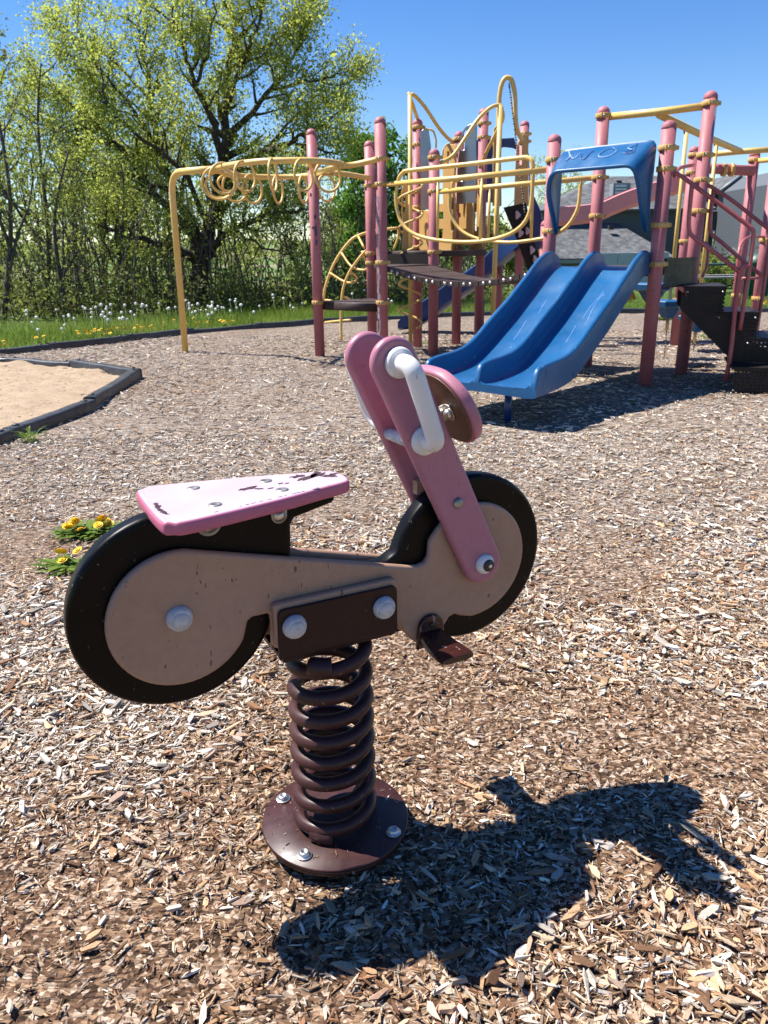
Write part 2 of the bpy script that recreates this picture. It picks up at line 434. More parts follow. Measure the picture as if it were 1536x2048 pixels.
for (st, x0, x1, y0, y1) in ((0.8, -20, 26, 4, 32), (5, -90, 110, -20, 150), (40, -880, 880, -50, 1480)):
    ax, ay = np.meshgrid(np.arange(x0, x1, st), np.arange(y0, y1, st)); pts += list(zip(ax.ravel() + 0.01 * st, ay.ravel() + 0.017 * st))
pa = np.array(pts); pts = list(map(tuple, pa[~inside(pa[:, 0], pa[:, 1], MULCH)]))
cdt(pts, OUT, terrain, 'ground', M['grass_ground'], [MULCH])

BC0 = gnd(672, 1650)
# ------------------------------------------------------------------ wood chips lying on the bed
def chip_field(name, n, x0f, yr, size, seed, faces, lift, onsand=False, onplate=False):
    r = np.random.default_rng(seed)
    y = np.sqrt(r.random(n) * (yr[1] ** 2 - yr[0] ** 2) + yr[0] ** 2) if x0f > 0.3 else r.uniform(yr[0], yr[1], n)
    x = (r.random(n) * 2 - 1) * (x0f * y + 0.55)
    keep = inside(x, y, MULCH) & (inside(x, y, SAND) == onsand) & (np.hypot(x + 0.12, y - 1.46) > (0.158 if not onplate else -1))
    if onplate:
        a_ = r.uniform(0, 2 * np.pi, n); q_ = 0.155 * np.sqrt(r.random(n)); x = BC0[0] + q_ * np.cos(a_); y = BC0[1] + q_ * np.sin(a_); keep = (q_ > 0.10) | (q_ < 0.05)
    # fewer on trodden, matted patches
    matted = np.clip((vnoise(x, y, 1.9, 11) - 0.52) * 5, 0, 1) * np.clip((vnoise(x, y, 0.7, 12) - 0.3) * 3, 0, 1)
    keep &= r.random(n) > 0.42 * matted
    x, y, matted = x[keep], y[keep], matted[keep]; n = len(x)
    L = size * np.exp(r.normal(0, 0.5, n)); L = np.clip(L, size * 0.35, np.minimum(size * 3.2, 0.085)) * (1 - 0.45 * matted)
    Wd = np.minimum(L * np.clip(r.normal(0.235, 0.10, n), 0.07, 0.5), 0.016); T = np.clip(Wd * r.uniform(0.25, 0.6, n), 0.0012, 0.009)
    yaw = r.uniform(0, 2 * np.pi, n); tx = r.normal(0, 0.17, n); ty = r.normal(0, 0.22, n)
    big = np.clip(L / size - 1, 0, 2)
    z = (hmap(x, y) if not onsand else 0.02 + 0.05 * (vnoise(x, y, 2.0, 8) - 0.5) + 0.045 * (vnoise(x, y, 5.0, 9) - 0.5)) + (lift if not onsand else 0.008) * r.random(n) ** 1.6 + T * 0.3 + 0.001
    if onplate: z = np.full(n, 0.0378) + T * 0.5; tx *= 0.1; ty *= 0.1
    cy, sy = np.cos(yaw), np.sin(yaw)
    ax = np.stack([cy, sy, np.tan(tx) * 0.5], 1); ax /= np.linalg.norm(ax, axis=1)[:, None]
    bx = np.stack([-sy, cy, np.tan(ty)], 1); bx -= ax * (ax * bx).sum(1)[:, None]; bx /= np.linalg.norm(bx, axis=1)[:, None]
    cx = np.cross(ax, bx)
    C = np.stack([x, y, z], 1)
    def corner(u, v, w):
        u = np.asarray(u, float) * np.ones(n); v = np.asarray(v, float) * np.ones(n)
        ju = 1 + r.normal(0, 0.16, n); jv = 1 + r.normal(0, 0.3, n)
        sk = r.normal(0, 0.12, n)
        return C + ax * (u * L / 2 * ju + sk * Wd * v)[:, None] + bx * (v * Wd / 2 * jv)[:, None] + cx * (w * T / 2)[:, None]
    e0, e1_ = r.uniform(0.15, 0.75, n), r.uniform(0.1, 0.7, n)
    m0, m1 = r.uniform(-0.75, -0.35, n), r.uniform(0.35, 0.8, n)
    def hexa(w, k_):
        return [corner(-1.0, -e0 * 0.6 * k_, w), corner(m0, -1.0 * k_, w), corner(m1, -0.9 * k_, w), corner(1.0, -e1_ * 0.4 * k_, w), corner(m1 * 0.9, 1.0 * k_, w), corner(m0 * 0.9, 0.9 * k_, w)]
    if faces == 8:
        V = np.stack(hexa(-1, 1.0) + hexa(1, 0.85), 1); nv = 12
        Q = np.array([[6, 7, 8, 9], [9, 10, 11, 6]] + [[i, (i + 1) % 6, 6 + (i + 1) % 6, 6 + i] for i in range(6)])
    else:
        nv = 8
        V = np.stack([corner(-1, -e0, -1), corner(1, -e1_, -1), corner(0.9, e1_, -1), corner(-0.9, 1, -1), corner(-0.9, -e0 * 0.7, 1), corner(0.85, -e1_ * 0.6, 1), corner(0.8, e1_ * 0.8, 1), corner(-0.85, 0.75, 1)], 1)
        Q = np.array([[4, 5, 6, 7], [0, 1, 5, 4], [1, 2, 6, 5], [2, 3, 7, 6], [3, 0, 4, 7]])
    FQ = (Q[None] + (np.arange(n) * nv)[:, None, None]).reshape(-1, 4)
    # weathering of each chip: sun-bleached grey on top of the bed, brown where it has been turned over
    pal = np.array([0.965, 0.945, 0.89]) * np.array([[0.60, 0.545, 0.475], [0.46, 0.41, 0.36], [0.50, 0.375, 0.26], [0.38, 0.245, 0.145], [0.24, 0.132, 0.075], [0.125, 0.066, 0.038], [0.30, 0.27, 0.25], [0.42, 0.30, 0.235]])
    fresh = np.clip(1.62 - y * 0.66 + (vnoise(x, y, 1.1, 13) - 0.5) * 1.5, 0.0, 1.0)
    fresh = np.maximum(fresh, 0.95 * np.clip((vnoise(x, y, 0.55, 14) - 0.60) * 6, 0, 1))
    fresh = np.clip(fresh + 0.5 * matted, 0, 1)
    wg = np.array([0.30, 0.24, 0.14, 0.07, 0.04, 0.02, 0.10, 0.09]); wb = np.array([0.11, 0.08, 0.17, 0.22, 0.19, 0.14, 0.02, 0.07])
    wt = (1 - fresh)[:, None] * wg + fresh[:, None] * wb; cw = np.cumsum(wt, 1); cw /= cw[:, -1:]
    idx = (r.random(n)[:, None] > cw).sum(1); idx = np.clip(idx, 0, 7)
    col = pal[idx] * np.exp(r.normal(0, 0.3, n))[:, None]
    damp = np.clip((vnoise(x, y, 1.6, 21) * 0.6 + vnoise(x, y, 4.5, 22) * 0.4 - 0.50) * 5, 0, 1) * np.clip(1.5 - 0.35 * y, 0.15, 1)
    col = col * (1 - damp[:, None] * np.array([0.26, 0.32, 0.38]))
    col = np.clip(np.column_stack([col, np.ones(n)]), 0, 0.85)
    cols = np.repeat(col, len(Q), 0)
    return V.reshape(-1, 3), FQ, cols
k = NT('chip_wood')
at = k.n('ShaderNodeAttribute'); at.attribute_name = 'chip'
g = k.noise(260, 3, 0.6, k.geo())
k.set(Base_Color=k.mix(0.35, at.outputs['Color'], k.ramp(g, [(0.3, (0.2, 0.2, 0.2)), (0.7, (0.8, 0.8, 0.8))]), 'OVERLAY'), Roughness=0.85, Specular_IOR_Level=0.25)
M['chip'] = k.m
parts_ = [chip_field('a', 78000, 0.62, (0.55, 2.7), 0.0140, 1, 5, 0.012),
          chip_field('b', 20000, 0.62, (0.55, 3.4), 0.0215, 2, 8, 0.016),
          chip_field('e', 2200, 0.62, (0.55, 3.6), 0.033, 5, 8, 0.018),
          chip_field('c', 46000, 0.60, (2.6, 5.4), 0.021, 3, 5, 0.015),
          chip_field('d', 40000, 0.57, (5.2, 12.5), 0.034, 4, 5, 0.015),
          chip_field('f', 4000, 0.62, (4.0, 9.4), 0.022, 6, 5, 0.03, True),
          chip_field('g', 150, 0.62, (1.0, 2.0), 0.0075, 7, 5, 0.0, False, True)]
o = 0; Vs = []; Fs = []; Cs = []
for V, Fq, Cc in parts_:
    Vs.append(V); Fs.append(Fq + o); Cs.append(Cc); o += len(V)
ch = link('wood_chips', np_mesh('wood_chips', np.concatenate(Vs), np.concatenate(Fs), False, 'chip', np.concatenate(Cs)), M['chip'])
tag(ch, 'loose weathered wood chips covering the playground bed', 'wood chips', kind='stuff')
del Vs, Fs, Cs, parts_
# ------------------------------------------------------------------ spring rider shaped like a motorbike
BC = gnd(672, 1650)
bike = thing('spring_rider', 'pink and tan motorbike spring rider on a brown coil spring in the foreground', 'spring rider', (BC[0], BC[1], 0.0), math.radians(28))
def L(s, z, o): return (s, -o, z)                    # along, up, towards the camera side
def on(u, v, w): return (u, -w, v)
RC, FC, RW = (-0.309, 0.624), (0.342, 0.598), 0.192
core = (arc(RC, RW, 100, 338, 40) + [(-0.10, 0.535), (0.20, 0.505)] + arc(FC, RW, -128, 158, 44)
        + [(0.155, 0.647), (0.132, 0.634), (0.10, 0.631), (-0.05, 0.669)] + [(-0.072, 0.677), (-0.079, 0.690), (-0.076, 0.752), (-0.068, 0.763), (0.012, 0.780), (0.018, 0.786), (0.018, 0.800), (-0.29, 0.806)])
fr = MB().prism(core, on, -0.022, 0.022, 0.011, 4).build('frame_panel', M['black_panel'], bike)
T_RC, T_FC = (-0.306, 0.615), (0.340, 0.597)
tanp = (arc(T_RC, 0.134, 82, 328, 36) + [(-0.182, 0.580), (-0.172, 0.586), (-0.142, 0.586), (-0.137, 0.580), (-0.137, 0.515), (-0.13, 0.507), (0.128, 0.497), (0.146, 0.494), (0.158, 0.475), (0.176, 0.448), (0.196, 0.430), (0.214, 0.425), (0.236, 0.431), (0.254, 0.444), (0.264, 0.460), (0.276, 0.476), (0.29, 0.480), (0.305, 0.472)]
        + arc(T_FC, 0.134, -92, 150, 40) + [(0.221, 0.632), (0.212, 0.620), (0.195, 0.617), (0.17, 0.621)])
for s_ in (1, -1):
    a, b = (0.0225, 0.041) if s_ > 0 else (-0.041, -0.0225)
    side = MB().prism(tanp, on, a, b, 0.0085, 4).build('side_panel', M['tan_panel'], bike)
    MB().prism(round_poly([(-0.137, 0.515), (0.133, 0.508), (0.133, 0.610), (-0.137, 0.612)], 0.012), on, *((0.0415, 0.060) if s_ > 0 else (-0.060, -0.0415)), 0.006).build('spacer_block', M['tan_panel'], bike)
    br = MB().prism(round_poly([(-0.134, 0.497), (0.128, 0.494), (0.128, 0.598), (-0.131, 0.601)], [0.002, 0.002, 0.014, 0.014]), on, *((0.0605, 0.069) if s_ > 0 else (-0.069, -0.0605)), 0.0015, 2).build('bracket_plate', M['brown_dark'], bike)
    for (bs, bz, oo) in ((-0.101, 0.563, 0.069), (0.095, 0.557, 0.069), (-0.311, 0.620, 0.041)):
        cp = MB().lathe([(0.0245, 0), (0.0245, 0.003), (0.0235, 0.008), (0.0205, 0.0135), (0.0165, 0.0165), (0.0158, 0.0158), (0.0155, 0.0172), (0.010, 0.0195), (0.0, 0.0203)], L(bs, bz, s_ * oo), (0, -s_, 0), 28).build('bolt_cap', M['cap_grey'], bike)
# bracket floor over the spring, weld plate
MB().box((0, 0, 0.490), (0.25, 0.128, 0.008)).build('bracket_floor', M['brown_dark'], bike)
# fork plates, eye caps, studs
ft, fb = np.array([0.132, 1.049]), np.array([0.346, 0.600])
ang = math.degrees(math.atan2(*(ft - fb)[::-1]))
forkp = arc(fb, 0.047, ang + 90, ang + 270, 20) + arc(ft, 0.049, ang - 90, ang + 90, 20)
for s_ in (1, -1):
    fk = MB().prism(forkp, on, *((0.0415, 0.066) if s_ > 0 else (-0.066, -0.0415)), 0.0105, 5).build('fork', M['pink_panel'], bike)
    ey = MB().lathe([(0.0225, 0), (0.0225, 0.003), (0.0215, 0.007), (0.018, 0.0115), (0.0135, 0.0135), (0, 0.0138)], L(fb[0], fb[1], s_ * 0.066), (0, -s_, 0), 28).build('axle_cap', M['white_rubber'], fk)
    MB().lathe([(0.0135, 0), (0.0135, 0.003), (0.0125, 0.0045), (0.006, 0.0047), (0, 0.0047)], L(fb[0] + 0.002, fb[1], s_ * 0.0795), (0, -s_, 0), 20).build('axle_plug', M['black_plastic'], fk)
    MB().lathe([(0.0045, 0), (0.0045, 0.0022), (0.003, 0.003), (0, 0.003)], L(fb[0] + 0.003, fb[1], s_ * 0.0838), (0, -s_, 0), 12).build('axle_bolt', M['zinc'], fk)
    MB().lathe([(0.0125, 0), (0.0122, 0.002), (0.0105, 0.005), (0.006, 0.0072), (0, 0.0075)], L(0.275, 0.750, s_ * 0.066), (0, -s_, 0), 20).build('fork_bolt', M['dull_zinc'], fk)
    # U-shaped hand grip
    h0 = np.array([0.136, 1.050]); h1 = np.array([0.192, 0.894])
    pth = [L(*h0, s_ * 0.063), L(*h0, 0.117 if s_ > 0 else -0.146), L(*h1, 0.117 if s_ > 0 else -0.146), L(*h1, s_ * 0.063)]
    hb = MB().tube(fillet(pth, 0.055, 10), 0.0180, 18)
    hd = hb.build('hand_grip', M['white_rubber'], bike)
    for h in (h0, h1):
        MB().lathe([(0.0295, 0), (0.0298, 0.004), (0.029, 0.009), (0.0255, 0.0125), (0.020, 0.014), (0.0168, 0.018)], L(*h, s_ * 0.0662), (0, -s_, 0), 28).build('grip_flange', M['white_rubber'], hd)
MB().tube([L(0.172, 0.889, -0.0412), L(0.172, 0.889, 0.0412)], 0.0125, 16).build('fork_spacer', M['cap_grey'], bike)
MB().box(L(0.241, 0.768, -0.027), (0.03, 0.02, 0.03)).build('fork_block', M['tan_panel'], bike)
# headlight board standing across the fork
hax = np.array([-0.47, 0, 1.0]); hax /= np.linalg.norm(hax)          # up along the board
hno = np.array([-1.0, 0, -0.47]); hno /= np.linalg.norm(hno)         # towards the rider
hc = np.array([0.270, 0, 0.94])
def onh(u, v, w): return tuple(hc + np.array([0, -1.0, 0]) * u + hax * v + hno * w)
half = [(0.0, -0.076), (0.045, -0.076), (0.070, -0.068), (0.092, -0.050), (0.104, -0.025), (0.107, 0.0), (0.102, 0.028), (0.088, 0.052), (0.066, 0.070), (0.040, 0.081), (0.0, 0.084)]
brd = half[:-1] + [(-u, v) for u, v in half[::-1]][:-1]
brd = [tuple(1.04 * p) for p in smooth_path(brd, 4, True)]
board = MB().prism(brd, onh, -0.024, 0.0, 0.006).build('headlight_board', M['pink_panel'], bike)
bf = [(u * 0.93, v * 0.93) for u, v in brd]
MB().prism(bf, onh, 0.0005, 0.003, 0.001, 2).build('board_face', M['brown_face'], board)
for s_ in (1, -1):
    bk = MB()
    # L clip from the fork to the board, with a dome nut
    bk.prism(round_poly([(-0.012, -0.019), (0.018, -0.019), (0.018, 0.019), (-0.012, 0.019)], 0.012), lambda u, v, w: onh(s_ * (0.040 + u), v, w), 0.004, 0.007, 0.0008, 2)
    bk.box(onh(s_ * 0.030, 0, 0.030), (0.05, 0.006, 0.032), axes=[hno, np.array([0, 1.0, 0]), hax])
    cl = bk.build('board_clip', M['zinc'], board)
    MB().lathe([(0.0105, 0), (0.0105, 0.004), (0.009, 0.009), (0.005, 0.0115), (0, 0.012)], onh(s_ * 0.046, 0, 0.007), hno, 16).build('clip_bolt', M['zinc'], cl)
# seat
k = NT('seat_paint')
nz = k.noise(10, 5, 0.6)
c = k.ramp(k.noise(4, 3, 0.5), [(0.3, (0.40, 0.085, 0.16)), (0.7, (0.46, 0.13, 0.21))])
gn = k.n('ShaderNodeNewGeometry'); sp = k.n('ShaderNodeSeparateXYZ'); k.l(gn.outputs['Normal'], sp.inputs[0])
c = k.mix(k.ramp(sp.outputs[2], [(0.75, (0, 0, 0)), (0.97, (1, 1, 1))]), c, k.ramp(k.noise(7, 4, 0.6), [(0.3, (0.45, 0.325, 0.40)), (0.7, (0.52, 0.40, 0.47))]))   # bleached upper side, with the sun's glare painted into its colour
k.set(Base_Color=c, Roughness=0.38); M['seat'] = k.m
so = [(-0.338, -0.085), (-0.322, -0.112), (-0.285, -0.120), (-0.12, -0.088), (-0.03, -0.062), (0.030, -0.046), (0.045, -0.028), (0.049, 0.0)]
seatp = [tuple(p) for p in smooth_path(so + [(s_, -n_) for s_, n_ in so[::-1]][1:], 5, True)]
seat = MB().prism(seatp, lambda u, v, w: (u, v, w), 0.803, 0.829, 0.0075, 4).build('seat', M['seat'], bike)
for (bs, bn) in ((-0.238, 0.060), (-0.232, -0.060), (-0.103, 0.036), (-0.097, -0.036)):
    MB().lathe([(0.0125, 0), (0.012, 0.0018), (0.0075, 0.0020), (0.0055, 0.0012), (0, 0.0012)], (bs, bn, 0.8285), (0, 0, 1), 20).build('seat_screw', M['dull_zinc'], seat)
def flake(cx, cy, pts, sc=1.0):
    p = [(cx + x * sc, cy + y * sc) for x, y in pts]
    if sum(p[i - 1][0] * p[i][1] - p[i][0] * p[i - 1][1] for i in range(len(p))) < 0: p = p[::-1]
    MB().add([(x, y, 0.8296) for x, y in p], [tuple(range(len(p)))], False).build('paint_chip', M['chip_brown'], seat)
M['chip_brown'] = paint('chip_brown', (0.045, 0.018, 0.018), 0.3, 60, 0.6)
r_ = random.Random(3)
def jag(cx, cy, rx, ry, n, seed, rot=0.0):
    q = random.Random(seed); out = []
    for i in range(n):
        a = 2 * math.pi * i / n; f = q.uniform(0.45, 1.15); x = rx * f * math.cos(a); y = ry * f * math.sin(a)
        out.append((x * math.cos(rot) - y * math.sin(rot), x * math.sin(rot) + y * math.cos(rot)))
    flake(cx, cy, out)
jag(-0.015, 0.018, 0.042, 0.013, 18, 4, 0.5); jag(-0.037, 0.034, 0.02, 0.012, 14, 9, 0.2); jag(0.016, 0.004, 0.02, 0.008, 14, 5, -0.8)
jag(-0.004, 0.030, 0.03, 0.010, 16, 44, 0.7); jag(0.028, 0.012, 0.016, 0.010, 12, 45, 0.2); jag(-0.150, 0.006, 0.022, 0.010, 14, 6, 0.2); jag(-0.132, -0.008, 0.014, 0.006, 12, 7, -0.5); jag(-0.085, 0.005, 0.008, 0.005, 9, 8); jag(-0.073, 0.0, 0.007, 0.004, 9, 18); jag(-0.112, -0.016, 0.008, 0.004, 9, 19)
for i in range(22):
    t = i / 21; jag(-0.318 - 0.006 * math.sin(t * 3), -0.070 + 0.085 * t - 0.03 * (t > 0.9), 0.006, 0.0022, 7, 30 + i, r_.uniform(-0.6, 0.6))
for i in range(16):
    t = r_.random(); jag(-0.28 + 0.28 * t, -0.108 + 0.056 * t, 0.010 * r_.uniform(0.3, 1), 0.0012, 6, 60 + i, 0.2)
# seat lugs under the seat
for (ls, lz, rr) in ((-0.238, 0.785, 0.024), (-0.103, 0.777, 0.016)):
    for s_ in (1, -1):
        lg = MB().prism([(ls - rr, 0.802)] + arc((ls, lz), rr, 180, 360, 12) + [(ls + rr, 0.802)], on, *((0.0225, 0.029) if s_ > 0 else (-0.029, -0.0225)), 0.0012, 2).build('seat_lug', M['dull_zinc'], bike)
        MB().lathe([(rr * 0.75, 0), (rr * 0.75, 0.003), (rr * 0.45, 0.004), (rr * 0.4, 0.006), (0, 0.006)], L(ls, lz, s_ * 0.029), (0, -s_, 0), 20).build('lug_bolt', M['zinc'], lg)
# foot pegs
for s_ in (1, -1):
    pm = MB().prism([(0.186, 0.425), (0.255, 0.425)] + arc((0.222, 0.468), 0.032, 0, 180, 12), on, *((0.0415, 0.053) if s_ > 0 else (-0.053, -0.0415)), 0.003, 2).build('peg_mount', M['brown_steel_worn'], bike)
    MB().lathe([(0.006, 0), (0.006, 0.003), (0.003, 0.004), (0, 0.004)], L(0.222, 0.478, s_ * 0.053), (0, -s_, 0), 12).build('mount_screw', M['black_plastic'], pm)
    pg = MB()
    secs = [(0.044, 0.450, 0.030, 0.018), (0.060, 0.447, 0.031, 0.0165), (0.085, 0.444, 0.035, 0.014), (0.118, 0.444, 0.039, 0.0115), (0.150, 0.445, 0.041, 0.0095), (0.158, 0.445, 0.038, 0.007)]
    vs_, fs_ = [], []; sg = 16
    for (o_, z_, hw, hh) in secs:
        for q in range(sg):
            a = 2 * math.pi * q / sg; ca, sa = math.cos(a), math.sin(a)
            vs_.append(L(0.222 + hw * math.copysign(abs(ca) ** 0.6, ca), z_ + hh * math.copysign(abs(sa) ** 0.7, sa), s_ * o_))
    for i in range(len(secs) - 1):
        for q in range(sg): fs_.append((i * sg + q, i * sg + (q + 1) % sg, (i + 1) * sg + (q + 1) % sg, (i + 1) * sg + q))
    fs_ += [tuple(range(sg))[::-1], tuple((len(secs) - 1) * sg + q for q in range(sg))]
    if s_ < 0: fs_ = [f[::-1] for f in fs_]
    pg.add(vs_, [f[::-1] for f in fs_], True); pg.build('foot_peg', M['brown_steel_worn'], bike, 50)
# coil spring
OX, OY = -0.006, -0.013
turns = 7.6; z0, z1 = 0.052, 0.472
t = np.linspace(0, 1, 300); aa = 2 * np.pi * turns * t + 2.6
zz = z0 + (z1 - z0) * (t + 0.018 * np.sin(2 * np.pi * t)); RR = 0.0790 - 0.003 * t
spring = MB().tube(np.stack([RR * np.cos(aa) + OX, RR * np.sin(aa) + OY, zz], 1), 0.0156, 14).build('coil_spring', M['brown_steel'], bike)
for (z_, a_) in ((0.052, -2.35), (0.052, 0.15), (0.462, -2.2), (0.462, 0.6)):
    cb = MB(); th = np.linspace(a_ - 0.28, a_ + 0.28, 6)
    ca_ = []
    for q in th: ca_.append((0.0785 * math.cos(q) + OX, 0.0785 * math.sin(q) + OY, z_))
    cb.tube(ca_, 0.0205, 12); cb.build('spring_clamp', M['brown_steel'], bike)
# base plates with bolts
pl = MB().lathe([(0.163, 0.0), (0.1645, 0.002), (0.1645, 0.007), (0.163, 0.009), (0.06, 0.009), (0.058, 0.0085)], (OX, OY, 0.028), (0, 0, 1), 64).build('base_plate', M['brown_steel'], bike)
MB().lathe([(0.158, 0.0), (0.159, 0.002), (0.159, 0.009), (0.157, 0.011)], (OX, OY, 0.0145), (0, 0, 1), 64).build('ground_plate', M['brown_steel_worn'], bike)
for (bs, bo) in ((-0.089, -0.098), (0.083, 0.124), (-0.115, 0.092), (0.105, -0.105)):
    bb = MB().lathe([(0.0165, 0), (0.0165, 0.003), (0.016, 0.0035), (0.011, 0.0035), (0.011, 0.0075), (0.0095, 0.0105), (0.006, 0.012), (0.0052, 0.010), (0, 0.010)], L(bs, 0.0375, bo), (0, 0, 1), 22)
    bb.build('anchor_bolt', M['zinc'], pl)
# ------------------------------------------------------------------ the play structure
M['post_pink'] = paint('post_pink', (0.385, 0.130, 0.145), 0.14, 2.2, 0.58, spec=0.35, fade=(0.46, 0.205, 0.21), fade_amt=0.55, specks=((0.2, 0.08, 0.09), 45, 0.77), fine_amt=0.08)
M['post_deep'] = paint('post_deep', (0.30, 0.035, 0.045), 0.15, 2.2, 0.45)
M['rail_yellow'] = paint('rail_yellow', (0.7193, 0.4666, 0.1312), 0.10, 3, 0.42, fade=(0.7582, 0.5832, 0.2916), fade_amt=0.5, specks=((0.243, 0.1361, 0.05832), 60, 0.815), fine_amt=0.08)
M['clamp_yellow'] = paint('clamp_yellow', (0.561, 0.34, 0.102), 0.15, 12, 0.45, specks=((0.153, 0.085, 0.0425), 50, 0.77))
M['tan_board'] = paint('tan_board', (0.5474, 0.3226, 0.1026), 0.08, 2, 0.5, fade=(0.606, 0.4105, 0.1759), fade_amt=0.4, fine_amt=0.06)
M['slide_blue'] = paint('slide_blue', (0.008, 0.088, 0.225), 0.14, 2.0, 0.36, fade=(0.03, 0.155, 0.31), fade_amt=0.5, specks=((0.10, 0.20, 0.33), 30, 0.80), fine_amt=0.06)
M['dark_blue'] = paint('dark_blue', (0.0064, 0.036, 0.152), 0.15, 2.0, 0.38)
M['deck_brown'] = paint('deck_brown', (0.042, 0.0238, 0.0196), 0.2, 5, 0.6, fade=(0.098, 0.063, 0.0525), fade_amt=0.5)
M['step_black'] = paint('step_black', (0.01911, 0.01401, 0.0121), 0.2, 6, 0.5, spec=0.25, fade=(0.03822, 0.02867, 0.02421), fade_amt=0.4)
M['hold_pink'] = paint('hold_pink', (0.62, 0.42, 0.42), 0.3, 25, 0.5)
M['rail_red'] = paint('rail_red', (0.3568, 0.07898, 0.08352), 0.15, 4, 0.4, fade=(0.6075, 0.2126, 0.1823), fade_amt=0.5)
k = NT('mirror_metal'); k.set(Base_Color=(0.30, 0.31, 0.33), Metallic=1.0, Roughness=0.3); k.bump(k.noise(2.2, 2, 0.5), 0.35, 0.05); M['mirror'] = k.m
M['chain'] = paint('chain', (0.10, 0.09, 0.08), 0.3, 60, 0.45, metal=0.7)
M['chalk'] = paint('chalk', (0.22, 0.34, 0.62), 0.25, 60, 0.9)
M['ink'] = paint('ink', (0.055, 0.055, 0.085), 0.3, 60, 0.6)
M['scuff'] = paint('scuff', (0.30, 0.27, 0.32), 0.35, 60, 0.6)
M['sticker_white'] = paint('sticker_white', (0.70, 0.70, 0.72), 0.25, 90, 0.5)
M['sticker_blue'] = paint('sticker_blue', (0.03, 0.09, 0.30), 0.1, 20, 0.5)

PS0 = (1.6, 8.8, 0.0)
play = thing('play_structure', 'large play structure of pink posts with yellow rails, blue slides and brown bridge', 'play structure', PS0)
PR = 0.062
# name: (top px, base px or None, depth)
POSTS = {}
def post(key, top, Y, base=None, r=PR, clamps=(), m='post_pink'):
    t = atY(*top, Y)
    b = gnd(*base) if base else None
    x, y = (t[0], Y) if b is None else (b[0], b[1])
    if b is not None: t = atY(*top, y)
    H_ = t[2]
    POSTS[key] = (x, y, H_)
    prof = [(r, -0.05), (r, H_ - r * 0.95)]
    p = MB().lathe(prof, (x, y, 0), (0, 0, 1), 20).build('post', M[m], play)
    capm = MB().lathe([(r * 1.03, -0.01)] + [(r * 1.03 * math.cos(a), r * 0.95 * math.sin(a)) for a in np.linspace(0, math.pi / 2, 7)], (x, y, H_ - r * 0.95), (0, 0, 1), 20)
    capm.build('post_cap', M[m], p)
    for cpx in clamps:
        z = atY(top[0], cpx, y)[2] if not isinstance(cpx, float) else cpx
        cl = MB().lathe([(r + 0.0125, -0.022), (r + 0.0145, -0.020), (r + 0.0145, 0.020), (r + 0.0125, 0.022)], (x, y, z), (0, 0, 1), 20)
        cl.box((x - 0.02, y - r - 0.020, z), (0.05, 0.024, 0.034), bevel=0.004)
        cl.box((x + 0.075, y - 0.01, z), (0.045, 0.028, 0.034), bevel=0.004)
        c_ = cl.build('post_clamp', M['clamp_yellow'], p)
        MB().lathe([(0.009, 0), (0.008, 0.004), (0, 0.006)], (x - 0.02, y - r - 0.032, z), (0, -1, 0), 10).build('clamp_bolt', M['zinc'], c_)
    return p
p1 = post('P1', (622, 257), 9.93, (640, 711), clamps=(332, 605))
post('P2', (738, 281), 10.55, clamps=(372, 507, 526))
p3 = post('P3', (760, 233), 9.30, clamps=(318, 369, 525, 605))
post('P4', (868, 297), 9.88, (866, 709), clamps=(315, 383, 504))
post('P5', (836, 237), 10.7, (835, 694), clamps=(255, 290, 385, 415, 495))
post('P6', (968, 216), 11.05, clamps=(247, 275))
post('P7', (1050, 241), 11.9, clamps=(268, 283))
post('P8', (925, 262), 10.95, (912, 689), clamps=(278,))
post('P9', (1110, 268), 8.0, clamps=(320, 462))
post('P10', (1208, 212), 8.62, clamps=(232, 355, 432))
p11 = post('P11', (1338, 240), 7.39, (1290, 770), clamps=(296, 338, 450, 528))
p12 = post('P12', (1422, 181), 8.1, (1362, 746), clamps=(207, 310, 360, 422))
post('P13', (1390, 292), 10.6, clamps=(310, 345, 482, 600))
post('P14', (1511, 300), 10.7, clamps=(320, 590))
post('P15', (1552, 330), 9.9, clamps=(480, 596))
post('P16', (1000, 470), 12.3)
post('P17', (1092, 440), 10.4)
XY = lambda k_: np.array(POSTS[k_][:2])

def mark(p, key, zpx, blobs, m, name):
    """paint patches lying on the post: (angle from the camera side, z, half-width angle, half-height)"""
    x, y, _ = POSTS[key]; b = MB()
    base = math.atan2(-y, -x)
    for (a, z, ha, hz) in blobs:
        n = 12; vs_ = [(x + (PR + 0.0016) * math.cos(base + a), y + (PR + 0.0016) * math.sin(base + a), z)]
        for i in range(n):
            t_ = 2 * math.pi * i / n; aa_ = base + a + ha * math.cos(t_) * random.uniform(0.8, 1.1)
            vs_.append((x + (PR + 0.0016) * math.cos(aa_), y + (PR + 0.0016) * math.sin(aa_), z + hz * math.sin(t_) * random.uniform(0.8, 1.1)))
        b.add(vs_, [(0, 1 + i, 1 + (i + 1) % n) for i in range(n)], True)
    return b.build(name, m, p)
zz_ = lambda px, py, Y: float(atY(px, py, Y)[2])
mark(p1, 'P1', 0, [(0.1, zz_(630, 434, 9.9), 0.28, 0.027), (0.15, zz_(633, 462, 9.9), 0.3, 0.075), (-0.35, zz_(625, 456, 9.9), 0.3, 0.016), (0.15, zz_(634, 484, 9.9), 0.25, 0.04), (-0.6, zz_(619, 390, 9.9), 0.25, 0.025)], M['ink'], 'graffiti_mark')
mark(p3, 'P3', 0, [(-0.7 + 0.2 * math.sin(i * 1.7), zz_(762, yy, 9.3), 0.2 + 0.1 * (i % 3 == 0), 0.035 + 0.02 * (i % 2)) for i, yy in enumerate(range(398, 690, 13))], M['scuff'], 'scuff_mark')
